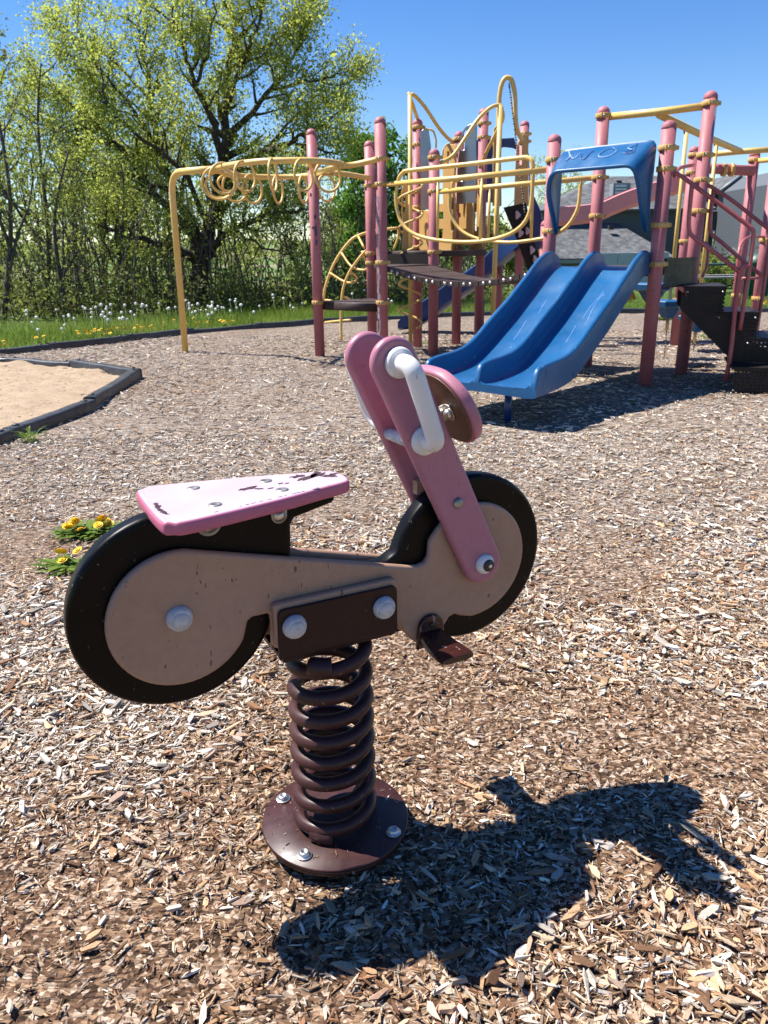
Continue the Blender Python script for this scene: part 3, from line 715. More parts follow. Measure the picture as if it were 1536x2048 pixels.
mark(p12, 'P12', 0, [(0.95, zz_(1426, 225, 8.1), 0.28, 0.05)], M['sticker_white'], 'sticker')
mark(p12, 'P12', 0, [(0.95, zz_(1426, 262, 8.1), 0.28, 0.10)], M['sticker_blue'], 'sticker')

def rail(name, px, A, B, r=0.024, m='rail_yellow', n=4, parent=None, close=False, shift=None):
    P = np.array([onp(x, y, A, B) for x, y in px])
    if shift is not None: P = P + np.array(shift)
    return MB().tube(smooth_path(P, n, close) if n > 1 else P, r, 10, close).build(name, M[m], parent or play)
def pipe(name, pts, r=0.024, m='rail_yellow', parent=None, fr_=None, seg=10):
    pts = np.array(pts, float)
    if fr_: pts = fillet(pts, fr_, 6)
    return MB().tube(pts, r, seg).build(name, M[m], parent or play)

# overhead loop ladder on the left -------------------------------------------------
EP = gnd(371, 706)
top_ = atY(341, 345, EP[1])
pipe('ladder_post', [(EP[0], EP[1], -0.05), (top_[0], EP[1], top_[2]), gnd(430, 338, 2.14)], 0.040, fr_=0.28)
zR = 2.14
fpx = [(425, 338), (452, 332), (490, 326), (540, 322), (620, 321), (672, 326), (698, 331), (745, 322)]
frl = [gnd(x, y, zR) for x, y in fpx]; frl[-1] = np.array([POSTS['P3'][0], POSTS['P3'][1] - 0.05, 2.19])
frail = pipe('ladder_rail', smooth_path(frl, 5), 0.032)
rpx = [(425, 338), (446, 344), (475, 351), (530, 354), (600, 353), (665, 346), (730, 352)]
rrl = [gnd(x, y, zR) for x, y in rpx]; rrl[-1] = np.array([POSTS['P2'][0], POSTS['P2'][1] - 0.05, 2.10])
rrail = pipe('ladder_rail', smooth_path(rrl, 5), 0.032)
pipe('ladder_brace', [gnd(668, 346, 2.1), (POSTS['P1'][0], POSTS['P1'][1] - 0.07, 2.1), gnd(690, 330, 2.13)], 0.03)
LOOPS = [(437, 366, 66, 66, 0), (441, 370, 56, 52, 1), (448, 357, 49, 62, 0), (455, 367, 28, 32, 1), (470, 374, 42, 60, 1), (490, 353, 32, 62, 0), (505, 378, 31, 58, 1), (546, 350, 8, 66, 0),
         (556, 379, 13, 56, 1), (607, 350, 30, 64, 0), (607, 379, 13, 55, 1), (656, 353, 48, 62, 0), (653, 376, 31, 54, 1)]
for (x, y, w, h, rear) in LOOPS:
    path = rrl if rear else frl
    Ys = np.interp(x, [p[0] for p in (rpx if rear else fpx)], [p[1] for p in path])
    c_ = atY(x, y, Ys); top_ = atY(x, y - h / 2, Ys); hz = (top_ - c_)[2]; hw0 = 0.17
    hw = np.linalg.norm(atY(x + w / 2, y, Ys) - c_); hw0 = max(hw, 0.17); ca = min(1, hw / hw0)
    dx = np.array([ca, math.sqrt(max(0, 1 - ca * ca)), 0])
    th = np.linspace(0, 2 * np.pi, 28, endpoint=False)
    P = [c_ + dx * hw0 * math.cos(a) + np.array([0, 0, 1]) * hz * math.sin(a) for a in th]
    MB().tube(P, 0.0145, 8, True).build('ladder_loop', M['rail_yellow'], rrail if rear else frail)

# low step deck -------------------------------------------------------------------
def deck(name, poly, z, th=0.055, m='deck_brown', parent=None):
    if sum(poly[i - 1][0] * poly[i][1] - poly[i][0] * poly[i - 1][1] for i in range(len(poly))) < 0: poly = poly[::-1]
    return MB().prism([tuple(p) for p in poly], lambda u, v, w: (u, v, w), z - th, z, 0.008, 2).build(name, M[m], parent or play)
deck('step_deck', [XY('P1') + (0.03, 0.0), XY('P3') + (0.0, 0.06), XY('P2') + (0.03, -0.03)], 0.66, 0.10)
dk = deck('landing_deck', [XY('P3') + (0.02, 0.06), XY('P4') + (-0.02, -0.02), XY('P2') + (0.02, 0.0)], 1.08, 0.06)
tw = [XY('P2') + (0.05, 0.05), XY('P4') + (0.0, 0.06), (1.35, 10.5), XY('P6') + (0.1, 0.2), (1.0, 11.6), XY('P5') + (-0.1, 0.3)]
deck('tower_deck', tw, 1.235, 0.07)
A_, B_ = XY('P2') + (0.05, -0.02), XY('P4')
rs = MB(); mid = (A_ + B_) / 2; dv = (B_ - A_) / np.linalg.norm(B_ - A_)
rs.box((mid[0], mid[1], 1.125), (np.linalg.norm(B_ - A_), 0.02, 0.15), math.atan2(dv[1], dv[0])); rs.build('riser', M['step_black'], play)

# suspension bridge ---------------------------------------------------------------
bA = (XY('P3') + XY('P4')) / 2; bB = (XY('P9') + XY('P10')) / 2
wv = XY('P4') - XY('P3'); wl = np.linalg.norm(wv); wv = wv / wl; half = 0.40
NPL = 8
for i in range(NPL):
    t0, t1 = 0.03 + 0.94 * i / NPL, 0.03 + 0.94 * (i + 1) / NPL - 0.006
    zf = lambda t: 1.085 - 0.17 * (1 - (2 * t - 1) ** 2) + 0.0 * t
    q0, q1 = bA + (bB - bA) * t0, bA + (bB - bA) * t1
    pl_ = MB(); vs_ = []
    for (q, z) in ((q0, zf(t0)), (q1, zf(t1))):
        for s_ in (-1, 1):
            for dz in (0, -0.05): vs_.append((*(q + wv * half * s_), z + dz))
    pl_.add(vs_, [(0, 4, 6, 2), (1, 3, 7, 5), (0, 1, 5, 4), (2, 6, 7, 3), (0, 2, 3, 1), (4, 5, 7, 6)], False)
    plk = pl_.build('bridge_plank', M['deck_brown'], play)
    for tt in (0.25, 0.6):
        q = q0 + (q1 - q0) * tt - wv * (half + 0.001); z = zf(t0) + (zf(t1) - zf(t0)) * tt - 0.026
        MB().lathe([(0.019, 0), (0.018, 0.006), (0.012, 0.014), (0, 0.017)], (q[0], q[1], z), (-wv[0], -wv[1], 0), 12).build('plank_bolt', M['zinc'], plk)

def guard(P0, P1_, main, upper, hull, bars):
    g = rail('bridge_rail', main, P0, P1_, 0.028, n=1)
    if upper: rail('rail_loop', upper, P0, P1_, 0.022, n=4, parent=g)
    rail('rail_hoop', hull, P0, P1_, 0.020, n=4, parent=g)
    for b in bars: rail('rail_bar', b, P0, P1_, 0.0165, n=1, parent=g)
guard(XY('P3'), XY('P9'), [(770, 369), (900, 358), (1098, 339)],
      [(797, 368), (798, 356), (806, 346), (820, 341), (930, 329), (1040, 316), (1056, 316), (1064, 323), (1066, 340)],
      [(795, 368), (792, 390), (794, 420), (803, 445), (820, 463), (848, 475), (890, 482), (940, 484), (985, 479), (1020, 468), (1045, 450), (1059, 425), (1064, 390), (1066, 342)],
      [[(876, 361), (875, 480)], [(964, 352), (960, 483)]])
guard(XY('P4'), XY('P10'), [(872, 384), (1000, 372), (1206, 354)],
      [(905, 380), (906, 366), (915, 360), (925, 358), (1040, 345)],
      [(900, 382), (899, 410), (904, 435), (918, 457), (940, 472), (975, 482), (1020, 485), (1060, 481), (1100, 473), (1132, 455), (1150, 430), (1158, 405), (1162, 358)],
      [[(980, 375), (976, 481)], [(1066, 367), (1062, 480)]])

# tower: gable rails, corkscrew, boards -------------------------------------------
def pl_at(name, pts, r=0.022, sm=4, m='rail_yellow', parent=None):
    P = np.array([atY(x, y, Y) for x, y, Y in pts]); return pipe(name, smooth_path(P, sm) if sm > 1 else P, r, m, parent)
cpole = atY(820, 190, 10.4)
cs = pipe('corkscrew_pole', [(cpole[0], 10.4, -0.05), (cpole[0], 10.4, cpole[2])], 0.027)
pl_at('gable_rail', [(820, 192, 10.4), (818, 188, 10.42), (824, 205, 10.5), (836, 240, 10.68)], 0.022)
pl_at('gable_rail', [(820, 192, 10.4), (828, 190, 10.42), (850, 214, 10.55), (878, 256, 10.75), (900, 280, 10.9), (915, 285, 10.95)], 0.022)
hx = np.linspace(0, 1, 120); hzl, hzh = zz_(818, 655, 10.4), zz_(818, 370, 10.4)
pipe('corkscrew_coil', np.stack([cpole[0] + 0.15 * np.sin(hx * 2 * np.pi * 5.2 + 0.5), 10.4 - 0.15 * np.cos(hx * 2 * np.pi * 5.2 + 0.5), hzl + (hzh - hzl) * hx], 1), 0.0145, parent=cs)
tp = atY(1001, 210, 10.1)
tpole = pipe('tower_pole', [atY(985, 655, 10.1) * (1, 1, 0) + (0, 0, -0.05), tp], 0.030)
pl_at('gable_rail', [(1003, 215, 10.1), (998, 210, 10.1), (980, 216, 10.08), (955, 240, 10.03), (928, 280, 9.97), (905, 312, 9.93), (880, 326, 9.9)], 0.022)
pl_at('gable_rail', [(1003, 215, 10.1), (1006, 235, 10.15), (998, 255, 10.25), (975, 300, 10.6), (960, 335, 10.9)], 0.022)
hp = pl_at('tall_hoop', [(985, 290, 11.2), (995, 270, 11.2), (997, 230, 11.2), (1000, 185, 11.2), (1006, 162, 11.2), (1015, 155, 11.2), (1024, 162, 11.2), (1030, 190, 11.2), (1031, 230, 11.2), (1035, 262, 11.25), (1045, 280, 11.3)], 0.030)
chn = MB(); c0 = atY(1018, 166, 11.2); c1 = atY(1052, 445, 10.4); NL = 52
for i in range(NL):
    a_ = c0 + (c1 - c0) * (i / NL); b_ = c0 + (c1 - c0) * ((i + 0.75) / NL)
    chn.tube([a_, b_], 0.011 if i % 2 else 0.008, 6)
chn.build('climbing_chain', M['chain'], hp)
def board(name, px, Y, m='tan_board', th=0.03, holes=(), bevel=0.006, parent=None, tilt=0.0):
    x0 = np.mean([p[0] for p in px])
    P = [atY(x, y, Y + tilt * (x - x0)) for x, y in px]
    cu = bpy.data.curves.new(name, 'CURVE'); cu.dimensions = '2D'; cu.fill_mode = 'BOTH'
    c0_, ex = np.array(P[0]), None
    a0_, a1_ = atY(x0 - 50, px[0][1], Y - tilt * 50), atY(x0 + 50, px[0][1], Y + tilt * 50)
    ex = (a1_ - a0_); ex[2] = 0; ex /= np.linalg.norm(ex); ez = np.array([0, 0, 1.0]); ey = np.cross(ez, ex)
    def add(pts):
        sp_ = cu.splines.new('POLY'); sp_.points.add(len(pts) - 1)
        for q, p in zip(sp_.points, pts): q.co = (float(np.dot(p - c0_, ex)), float(np.dot(p - c0_, ez)), 0, 1)
        sp_.use_cyclic_u = True
    add(P)
    for h in holes: add([atY(x, y, Y + tilt * (x - x0)) for x, y in h])
    cu.extrude = th / 2 - bevel; cu.bevel_depth = bevel; cu.bevel_resolution = 1; cu.offset = -bevel
    tmp = bpy.data.objects.new('tmp', cu); COL.objects.link(tmp)
    dg = bpy.context.evaluated_depsgraph_get(); me = bpy.data.meshes.new_from_object(tmp.evaluated_get(dg))
    bpy.data.objects.remove(tmp); bpy.data.curves.remove(cu)
    og = origin_of(parent or play)
    for v in me.vertices:
        q = c0_ + ex * v.co.x + ez * v.co.y + ey * v.co.z
        v.co = (q[0] - og[0], q[1] - og[1], q[2] - og[2])
    me.name = name; return link(name, me, M[m], parent or play)
def slot(x, y0, y1, w=4): return [(x - w, y0), (x + w, y0), (x + w, y1), (x - w, y1)]
def dot(x, y, r, n=10): return [(x + r * math.cos(2 * math.pi * i / n), y + r * math.sin(2 * math.pi * i / n)) for i in range(n)]
mp_ = board('mirror_panel', [(841, 419), (841, 262), (850, 257), (857, 259), (862, 290), (861, 419)], 10.55, 'mirror', 0.02)
pl_at('mirror_frame', [(852, 258, 10.53), (866, 262, 10.53), (872, 280, 10.53), (872, 296, 10.53)], 0.012, parent=mp_)
board('tower_board', [(840, 501), (840, 421), (866, 421), (866, 501)], 10.5, tilt=-0.009)
mp2 = board('mirror_panel', [(913, 408), (915, 330), (919, 300), (922, 268), (932, 252), (953, 243), (953, 408)], 10.75, 'mirror', 0.02, holes=[round_poly([(921, 300), (926, 268), (932, 258), (934, 264), (930, 280), (929, 300)], 1.5, 2), dot(922, 358, 5)], tilt=-0.003)
board('tower_board', [(884, 503), (888, 440), (886, 380), (886, 320), (888, 298), (896, 289), (910, 288), (910, 330), (907, 380), (912, 440), (908, 505)], 10.7, holes=[slot(897, 303, 335, 2.2), slot(905, 395, 420, 3), slot(906, 440, 462, 3)], tilt=-0.009)
board('tower_board', [(910, 492), (911, 405), (946, 405), (946, 492)], 10.78, holes=[dot(917, 431, 6)], tilt=-0.009)
board('tower_board', [(940, 505), (945, 440), (942, 360), (956, 360), (964, 440), (966, 505)], 10.8, holes=[slot(951, 366, 395, 3.5), slot(951, 424, 462, 3)], tilt=-0.009)
for (y0, y1) in ((407, 424), (438, 458), (478, 500)): board('tower_board', [(873, y1), (873, y0), (914, y0), (914, y1)], 10.86, 'tan_board', 0.02, bevel=0.004, tilt=-0.009)
board('tower_board', [(985, 412), (987, 258), (992, 252), (1001, 256), (1003, 412)], 11.15)
board('tower_board', [(1028, 412), (1032, 300), (1036, 285), (1046, 268), (1056, 270), (1057, 412)], 11.5, holes=[slot(1041, 288, 330, 2.5)])
board('tower_board', [(803, 500), (807, 452), (803, 430), (802, 385), (806, 371), (822, 366), (823, 500)], 10.5, holes=[slot(808.5, 386, 424, 2.2)])
board('tower_board', [(884, 318), (885, 300), (892, 288), (908, 284), (908, 318)], 11.3)

# corkscrew-side arch climber (left) ----------------------------------------------
arcs_o = [(683, 682), (682, 640), (685, 585), (696, 550), (712, 525), (730, 503), (748, 490)]
o_ = [(645, 640), (648, 590), (655, 560), (672, 520), (700, 482), (725, 468), (760, 460), (797, 456)]
cl1 = pl_at('arch_climber_rail', [(x, y, 11.6 + 0.0 * x) for x, y in o_], 0.020)
cl2 = pl_at('arch_climber_rail', [(x, y, 11.3) for x, y in arcs_o], 0.020)
for rg in ([(688, 594, 11.3), (700, 598, 11.5)], [(648, 645, 11.6), (684, 641, 11.3), (702, 640, 11.2)], [(659, 545, 11.6), (686, 562, 11.45), (705, 565, 11.3), (714, 556, 11.35), (700, 542, 11.3)], [(682, 504, 11.6), (702, 532, 11.4), (725, 540, 11.2), (740, 536, 11.2)], [(716, 472, 11.6), (728, 495, 11.3)], [(724, 503, 11.3), (730, 520, 11.4)], [(648, 600, 11.6), (664, 601, 11.5)]):
    pl_at('climber_rung', rg, 0.015, 4, parent=cl2)
pl_at('arch_climber_rail', [(797, 456, 10.9), (796, 475, 10.9), (787, 500, 10.9)], 0.016)

# double slide --------------------------------------------------------------------
sd = (XY('P9') + XY('P11')) / 2; sa = (XY('P11') - XY('P9')); sa = sa / np.linalg.norm(sa)
sb = np.array([sa[1], -sa[0]]); sb = sb if sb[1] < 0 else -sb                   # runs out towards the camera
Wh = 0.455
ts = [-0.05, 0.05, 0.2, 0.4, 0.6, 0.8, 1.0, 1.2, 1.37, 1.55, 1.68, 1.8, 1.95, 2.1, 2.25, 2.33, 2.38]
bed = [1.075, 1.072, 1.05, 0.965, 0.855, 0.75, 0.645, 0.555, 0.475, 0.395, 0.35, 0.325, 0.312, 0.305, 0.302, 0.302, 0.300]
wal = [1.17, 1.205, 1.215, 1.145, 1.035, 0.93, 0.825, 0.735, 0.655, 0.565, 0.515, 0.485, 0.470, 0.464, 0.455, 0.43, 0.33]
T2 = np.linspace(ts[0], ts[-1], 46); T2 = np.unique(np.concatenate([T2, [2.29, 2.31, 2.325, 2.34, 2.355, 2.37]]))
def mono(q): return smooth_path(np.column_stack([ts, q]), 8)
mb_, mw_ = mono(bed), mono(wal)
bedf = lambda t: float(np.interp(t, mb_[:, 0], mb_[:, 1])); walf = lambda t: float(np.interp(t, mw_[:, 0], mw_[:, 1]))
def sect(t):
    b, w = bedf(t), walf(t); h = max(w - b, 0.02); rr = 0.026
    u = 0.012; pr = []
    def ridge(c, left, right):
        # up the left flank, over the rounded top, down the right flank
        out = []
        if left: out += [(c - rr - 0.03, b + 0.004), (c - rr - 0.008, b + 0.022), (c - rr, b + min(0.06, h * 0.4)), (c - rr, b + h - rr)]
        else: out += [(c - rr, b - 0.06), (c - rr, b + h - rr)]
        out += [(c + rr * math.cos(a), b + h - rr + rr * math.sin(a)) for a in np.linspace(math.pi * 0.86, math.pi * 0.14, 6)]
        if right: out += [(c + rr, b + h - rr), (c + rr, b + min(0.06, h * 0.4)), (c + rr + 0.008, b + 0.022), (c + rr + 0.03, b + 0.004)]
        else: out += [(c + rr, b + h - rr), (c + rr, b - 0.06)]
        return out
    pr += ridge(-Wh, False, True) + [(-Wh / 2, b)] + ridge(0, True, True) + [(Wh / 2, b)] + ridge(Wh, True, False)
    pr += [(Wh - 0.03, b - 0.07), (0, b - 0.05), (-Wh + 0.03, b - 0.07)]
    return pr
vs_, fs_ = [], []; secs = [sect(t) for t in T2]; ns = len(secs[0])
for t, s_ in zip(T2, secs):
    for (u, z) in s_:
        q = sd + sb * t + sa * u; vs_.append((q[0], q[1], z))
for i in range(len(T2) - 1):
    for j in range(ns):
        l = (j + 1) % ns; fs_.append((i * ns + j, i * ns + l, (i + 1) * ns + l, (i + 1) * ns + j))
fs_ += [tuple(range(ns))[::-1], tuple((len(T2) - 1) * ns + j for j in range(ns))]
fs_ = [f[::-1] for f in fs_]
slide = MB().add(vs_, fs_, [True] * (len(fs_) - 2) + [False] * 2).build('double_slide', M['slide_blue'], play, 55)
lq = sd + sb * 2.12 + sa * 0.14
MB().lathe([(0.028, -0.05), (0.028, 0.25)], (lq[0], lq[1], 0), (0, 0, 1), 14).build('slide_leg', M['dark_blue'], slide)
q = sd + sb * 2.2 + sa * (Wh + 0.027)
MB().box((q[0], q[1], 0.39), (0.055, 0.004, 0.07), math.atan2(sb[1], sb[0])).build('slide_plate', M['slide_blue'], slide)
# scratches on the right-hand bed
for (u, t0, t1) in ((0.24, 0.55, 0.95), (0.27, 0.6, 1.1), (0.31, 0.9, 1.25), (0.17, 0.35, 0.5), (0.33, 0.62, 0.8), (0.22, 1.05, 1.3), (0.29, 0.5, 0.62), (0.12, 0.8, 0.95), (-0.2, 0.7, 0.9), (-0.25, 1.0, 1.3), (-0.16, 0.5, 0.6)):
    st = MB(); pv = []
    for t in np.linspace(t0, t1, 9):
        qq = sd + sb * t + sa * (u + 0.015 * math.sin(t * 9 + u * 40)); pv.append((qq[0], qq[1], bedf(t) + 0.0012))
    wdt = np.array([sa[0], sa[1], 0]) * 0.0013
    vv = [tuple(np.array(p) - wdt) for p in pv] + [tuple(np.array(p) + wdt) for p in pv]
    st.add(vv, [(i, i + 1, 10 + i, 9 + i) for i in range(8)], True); st.build('scratch', M['chalk'], slide)
deck('slide_deck', [XY('P9') + sa * 0.05, XY('P11') - sa * 0.05, XY('P12') - sa * 0.05, XY('P10') + sa * 0.05], 1.07, 0.08)

# slide hood ----------------------------------------------------------------------
def hpt(u, z, out): q = sd + sa * u + sb * out; return np.array([q[0], q[1], z])
hw = np.linalg.norm(XY('P11') - XY('P9')) / 2 - 0.085
zt = 2.13
back = fillet([hpt(-hw, 1.40, 0.06), hpt(-hw + 0.0, zt - 0.02, 0.02), hpt(hw - 0.0, zt, 0.02), hpt(hw, 1.40, 0.06)], 0.07, 6)
frnt = fillet([hpt(-hw + 0.02, 1.38, 0.10), hpt(-hw + 0.0, 1.74, 0.30), hpt(-hw + 0.05, 1.905, 0.36), hpt(hw - 0.07, 1.915, 0.36), hpt(hw - 0.03, 1.74, 0.30), hpt(hw - 0.01, 1.38, 0.10)], 0.17, 6)
def resample(P, n):
    d_ = np.concatenate([[0], np.cumsum(np.linalg.norm(np.diff(P, axis=0), axis=1))]); d_ /= d_[-1]
    return np.stack([np.interp(np.linspace(0, 1, n), d_, P[:, i]) for i in range(3)], 1)
def keyed(P, ks, n):
    """resample with key points at fixed parameters so corners of both curves meet"""
    return P
NB = 60; Bk, Fr = resample(back, NB), resample(frnt, NB)
def hood_mesh(off, flip):
    vs_ = []; rows = 7
    for j in range(rows):
        v = j / (rows - 1)
        for i in range(NB):
            p = Bk[i] * (1 - v) + Fr[i] * v
            cen = hpt(0, 1.55, 0.2); dirn = p - cen; dirn[2] *= 0.6; dirn /= np.linalg.norm(dirn)
            bulge = 0.02 * math.sin(math.pi * v)
            vs_.append(p + dirn * (bulge + off))
    fs_ = [(j * NB + i, j * NB + i + 1, (j + 1) * NB + i + 1, (j + 1) * NB + i) for j in range(rows - 1) for i in range(NB - 1)]
    return vs_, [f[::-1] for f in fs_] if flip else fs_
vo, fo = hood_mesh(0.0, True); vi, fi = hood_mesh(-0.03, False)
hb = MB().add(vo, fo, True).add(vi, fi, True)
nv = len(vo); rim = [0 * NB + i for i in range(NB)]; fre = [6 * NB + i for i in range(NB)]
for e, fl in ((rim, False), (fre, True)):
    q = [(e[i], e[i + 1], e[i + 1] + nv, e[i] + nv) for i in range(NB - 1)]
    hb.f += [f[::-1] for f in q] if not fl else q; hb.sm += [True] * len(q)
for i in (0, NB - 1):
    q = [(j * NB + i, (j + 1) * NB + i, (j + 1) * NB + i + nv, j * NB + i + nv) for j in range(6)]
    hb.f += q; hb.sm += [False] * 6
hood = hb.build('slide_hood', M['slide_blue'], play, 60)
for p_ in (frnt,): MB().tube(p_ + np.array([0, 0, -0.008]), 0.018, 8).build('hood_lip', M['slide_blue'], hood)
# chalk scrawl on the hood
TLb, TRb = hpt(-hw + 0.04, zt - 0.015, 0.02), hpt(hw - 0.04, zt, 0.02)
TLf, TRf = hpt(-hw + 0.09, 1.905, 0.355), hpt(hw - 0.15, 1.915, 0.355)
pn = np.cross(TRb - TLb, TLf - TLb); pn /= np.linalg.norm(pn); pn = pn if pn[2] > 0 else -pn
def on_hood(x, y):
    r = ray(x, y); t = np.dot(TLb - CAMP, pn) / np.dot(r, pn); return CAMP + r * t + pn * 0.021
for strokes in ([[(1131, 325), (1140, 318), (1138, 306), (1143, 318), (1150, 321), (1164, 310), (1162, 322), (1170, 322), (1182, 309), (1189, 304)]],
                [[(1231, 303), (1224, 299), (1212, 303), (1200, 312), (1198, 317), (1206, 319), (1222, 315), (1233, 307), (1231, 303)]],
                [[(1274, 290), (1262, 296), (1256, 301), (1264, 304), (1252, 308), (1246, 310), (1256, 312), (1268, 307), (1270, 299), (1274, 290)]]):
    for st in strokes:
        P = smooth_path([on_hood(x, y) for x, y in st], 4)
        MB().tube(P, 0.0055, 6, flat=0.2).build('chalk_letter', M['chalk'], hood)

# hand rails, beams and step stair on the right -------------------------------------
pl_at('top_bar', [(1212, 234, 8.62), (1315, 224, 8.36), (1420, 211, 8.1)], 0.034, 1)
beam = pl_at('overhead_beam', [(1318, 229, 8.36), (1400, 268, 9.3), (1482, 303, 10.5)], 0.036, 1)
pl_at('top_bar', [(1428, 308, 10.6), (1482, 303, 10.5), (1545, 299, 10.3)], 0.034, 1)
pl_at('top_bar', [(1511, 322, 10.7), (1560, 318, 10.2)], 0.03, 1)
pl_at('pink_crossbar', [(1390, 336, 10.65), (1440, 338, 10.65), (1508, 342, 10.65)], 0.062, 1, 'post_pink')
for x in (1448, 1463): 
    c_ = atY(x, 340, 10.63); MB().lathe([(0.077, -0.02), (0.077, 0.02)], c_, (1, 0, 0), 16).build('post_clamp', M['clamp_yellow'], play)
pl_at('hand_rail', [(1386, 330, 8.0), (1360, 336, 7.6), (1348, 352, 7.4)], 0.017, 4, 'rail_red')
EA = np.array([2.55, 7.36]); EB = np.array([3.42, 7.06])
def rpx_(name, pts, A, B, r=0.0185): return rail(name, pts, A, B, r, 'rail_red', 3)
h1 = rpx_('hand_rail', [(1345, 345), (1362, 352), (1400, 380), (1450, 416), (1495, 450), (1504, 458), (1507, 472), (1500, 530), (1490, 590), (1480, 660)], EA, EB)
rpx_('hand_rail', [(1384, 366), (1381, 400), (1378, 440), (1380, 465), (1392, 478), (1430, 505), (1478, 543)], EA, EB)
FA = np.array([3.2, 8.05]); FB = np.array([4.1, 7.75])
rpx_('hand_rail', [(1415, 370), (1426, 376), (1470, 405), (1520, 445), (1532, 454), (1540, 470), (1532, 540), (1520, 620), (1505, 680)], FA, FB)
rpx_('hand_rail', [(1427, 380), (1422, 420), (1420, 455), (1425, 470), (1440, 482), (1490, 525), (1525, 552)], FA, FB)
rpx_('hand_rail', [(1503, 533), (1490, 531), (1481, 540), (1475, 570), (1470, 620), (1462, 700), (1452, 762)], EA, EB, 0.02)
pl_at('hand_rail', [(1530, 474, 9.9), (1500, 474, 9.5), (1482, 488, 9.2), (1476, 520, 9.1), (1474, 560, 9.1)], 0.016, 4, 'rail_red')
pl_at('hand_rail', [(1408, 484, 8.6), (1415, 492, 8.6), (1414, 530, 8.6), (1404, 555, 8.6)], 0.015, 4, 'rail_red')
pl_at('hand_rail', [(1484, 557, 8.6), (1520, 556, 8.6)], 0.014, 1, 'rail_red')
# steps: trays with skirts and perforated risers
e1 = np.array([0.955, -0.30]); e1 /= np.linalg.norm(e1); e2 = np.array([-e1[1], e1[0]])
S0 = np.array([2.78, 7.40])
def perforated(b, o, ux, uy, w, h, nx, ny, fr_=0.25):
    """panel with square holes: o corner, ux, uy unit vectors"""
    cw, chh = w / nx, h / ny
    g = {}
    for i in range(nx):
        for j in range(ny):
            c_ = o + ux * (i + 0.5) * cw + uy * (j + 0.5) * chh
            ou = [c_ + ux * sx * cw / 2 + uy * sy * chh / 2 for sx, sy in ((-1, -1), (1, -1), (1, 1), (-1, 1))]
            inn = [c_ + (ux * sx * cw / 2 + uy * sy * chh / 2) * 2 * fr_ for sx, sy in ((-1, -1), (1, -1), (1, 1), (-1, 1))]
            b.add(ou + inn, [(0, 1, 5, 4), (1, 2, 6, 5), (2, 3, 7, 6), (3, 0, 4, 7)], False)
STEPS = [(0.00, 0.90, 0.36, 0.0, 0.24), (0.29, 0.675, 0.37, 0.0, 0.24), (0.56, 0.45, 0.60, -0.02, 0.23), (0.45, 0.225, 0.85, -0.34, 0.205)]
E1 = np.array([*e1, 0]); E2 = np.array([*e2, 0]); EZ = np.array([0, 0, 1.0])
for i, (along, z, dep, back_, sk) in enumerate(STEPS):
    o_ = np.array([*(S0 + e1 * along + e2 * back_), 0]); wd = 0.72
    st = MB()
    st.box(o_ + E1 * dep / 2 + E2 * wd / 2 + EZ * (z - 0.012), (dep, wd, 0.024), axes=[E1, E2, EZ])
    step = st.build('stair_step', M['step_black'], play)
    rz = MB()
    if i >= 2:
        perforated(rz, o_ + EZ * (z - 0.024 - sk) + E1 * 0.02, E1, EZ, dep - 0.04, sk, 16 if i == 2 else 24, 7, 0.19)
        perforated(rz, o_ + E1 * (dep - 0.01) + EZ * (z - 0.024 - sk), E2, EZ, wd, sk, 18, 6, 0.19)
    else:
        rz.add([o_ + E1 * 0.0 + EZ * (z - 0.024), o_ + E1 * dep + EZ * (z - 0.024), o_ + E1 * (dep - 0.04) + EZ * (z - 0.024 - sk), o_ + E1 * (0.12) + EZ * (z - 0.024 - sk)], [(0, 3, 2, 1)], False)
        for q in range(7):
            zq = z - 0.03 - sk * q / 7
            rz.box(o_ + E1 * (dep - 0.01) + E2 * wd / 2 + EZ * (zq - 0.012), (0.012, wd, 0.022), axes=[E1, E2, EZ])
            rz.box(o_ + E1 * (dep * 0.75) + E2 * (-0.004) + EZ * (zq - 0.012), (dep * 0.42, 0.008, 0.02), axes=[E1, E2, EZ])
    rz.build('step_riser', M['step_black'], step)
    for u in (0.03, dep - 0.03):
        MB().lathe([(0.011, 0), (0.009, 0.006), (0, 0.009)], o_ + E1 * u - E2 * 0.003 + EZ * (z - 0.05 if i < 3 else z - sk), -E2, 10).build('step_bolt', M['zinc'], step)
stg = MB()
for u, a0, a1 in ((-0.004, -0.02, 0.74), (0.724, -0.02, 0.74)):
    o_ = np.array([*(S0 + e2 * u), 0])
    stg.prism([(a0, 0.84), (a0, 0.70), (0.56, 0.16), (0.98, 0.05), (0.98, 0.19), (0.62, 0.40)], lambda x, z, w: tuple(o_ + E1 * x + EZ * z + E2 * w), -0.006, 0.006)
stg.build('stair_stringer', M['step_black'], play)
o_ = np.array([*(XY('P11') + (XY('P12') - XY('P11')) * 0.08), 0]); uv = np.array([*(XY('P12') - XY('P11')), 0]); ul = np.linalg.norm(uv); uv /= ul
pr_ = MB(); perforated(pr_, o_ + EZ * 0.88 + np.array([*sa, 0]) * 0.05, uv, EZ, ul * 0.84, 0.26, 14, 8, 0.06); pr_.box(o_ + uv * ul * 0.42 + EZ * 1.13 + np.array([*sa, 0]) * 0.05, (ul * 0.84, 0.02, 0.03), axes=[uv, np.array([*sa, 0]), EZ]); pr_.build('deck_riser', M['step_black'], play)

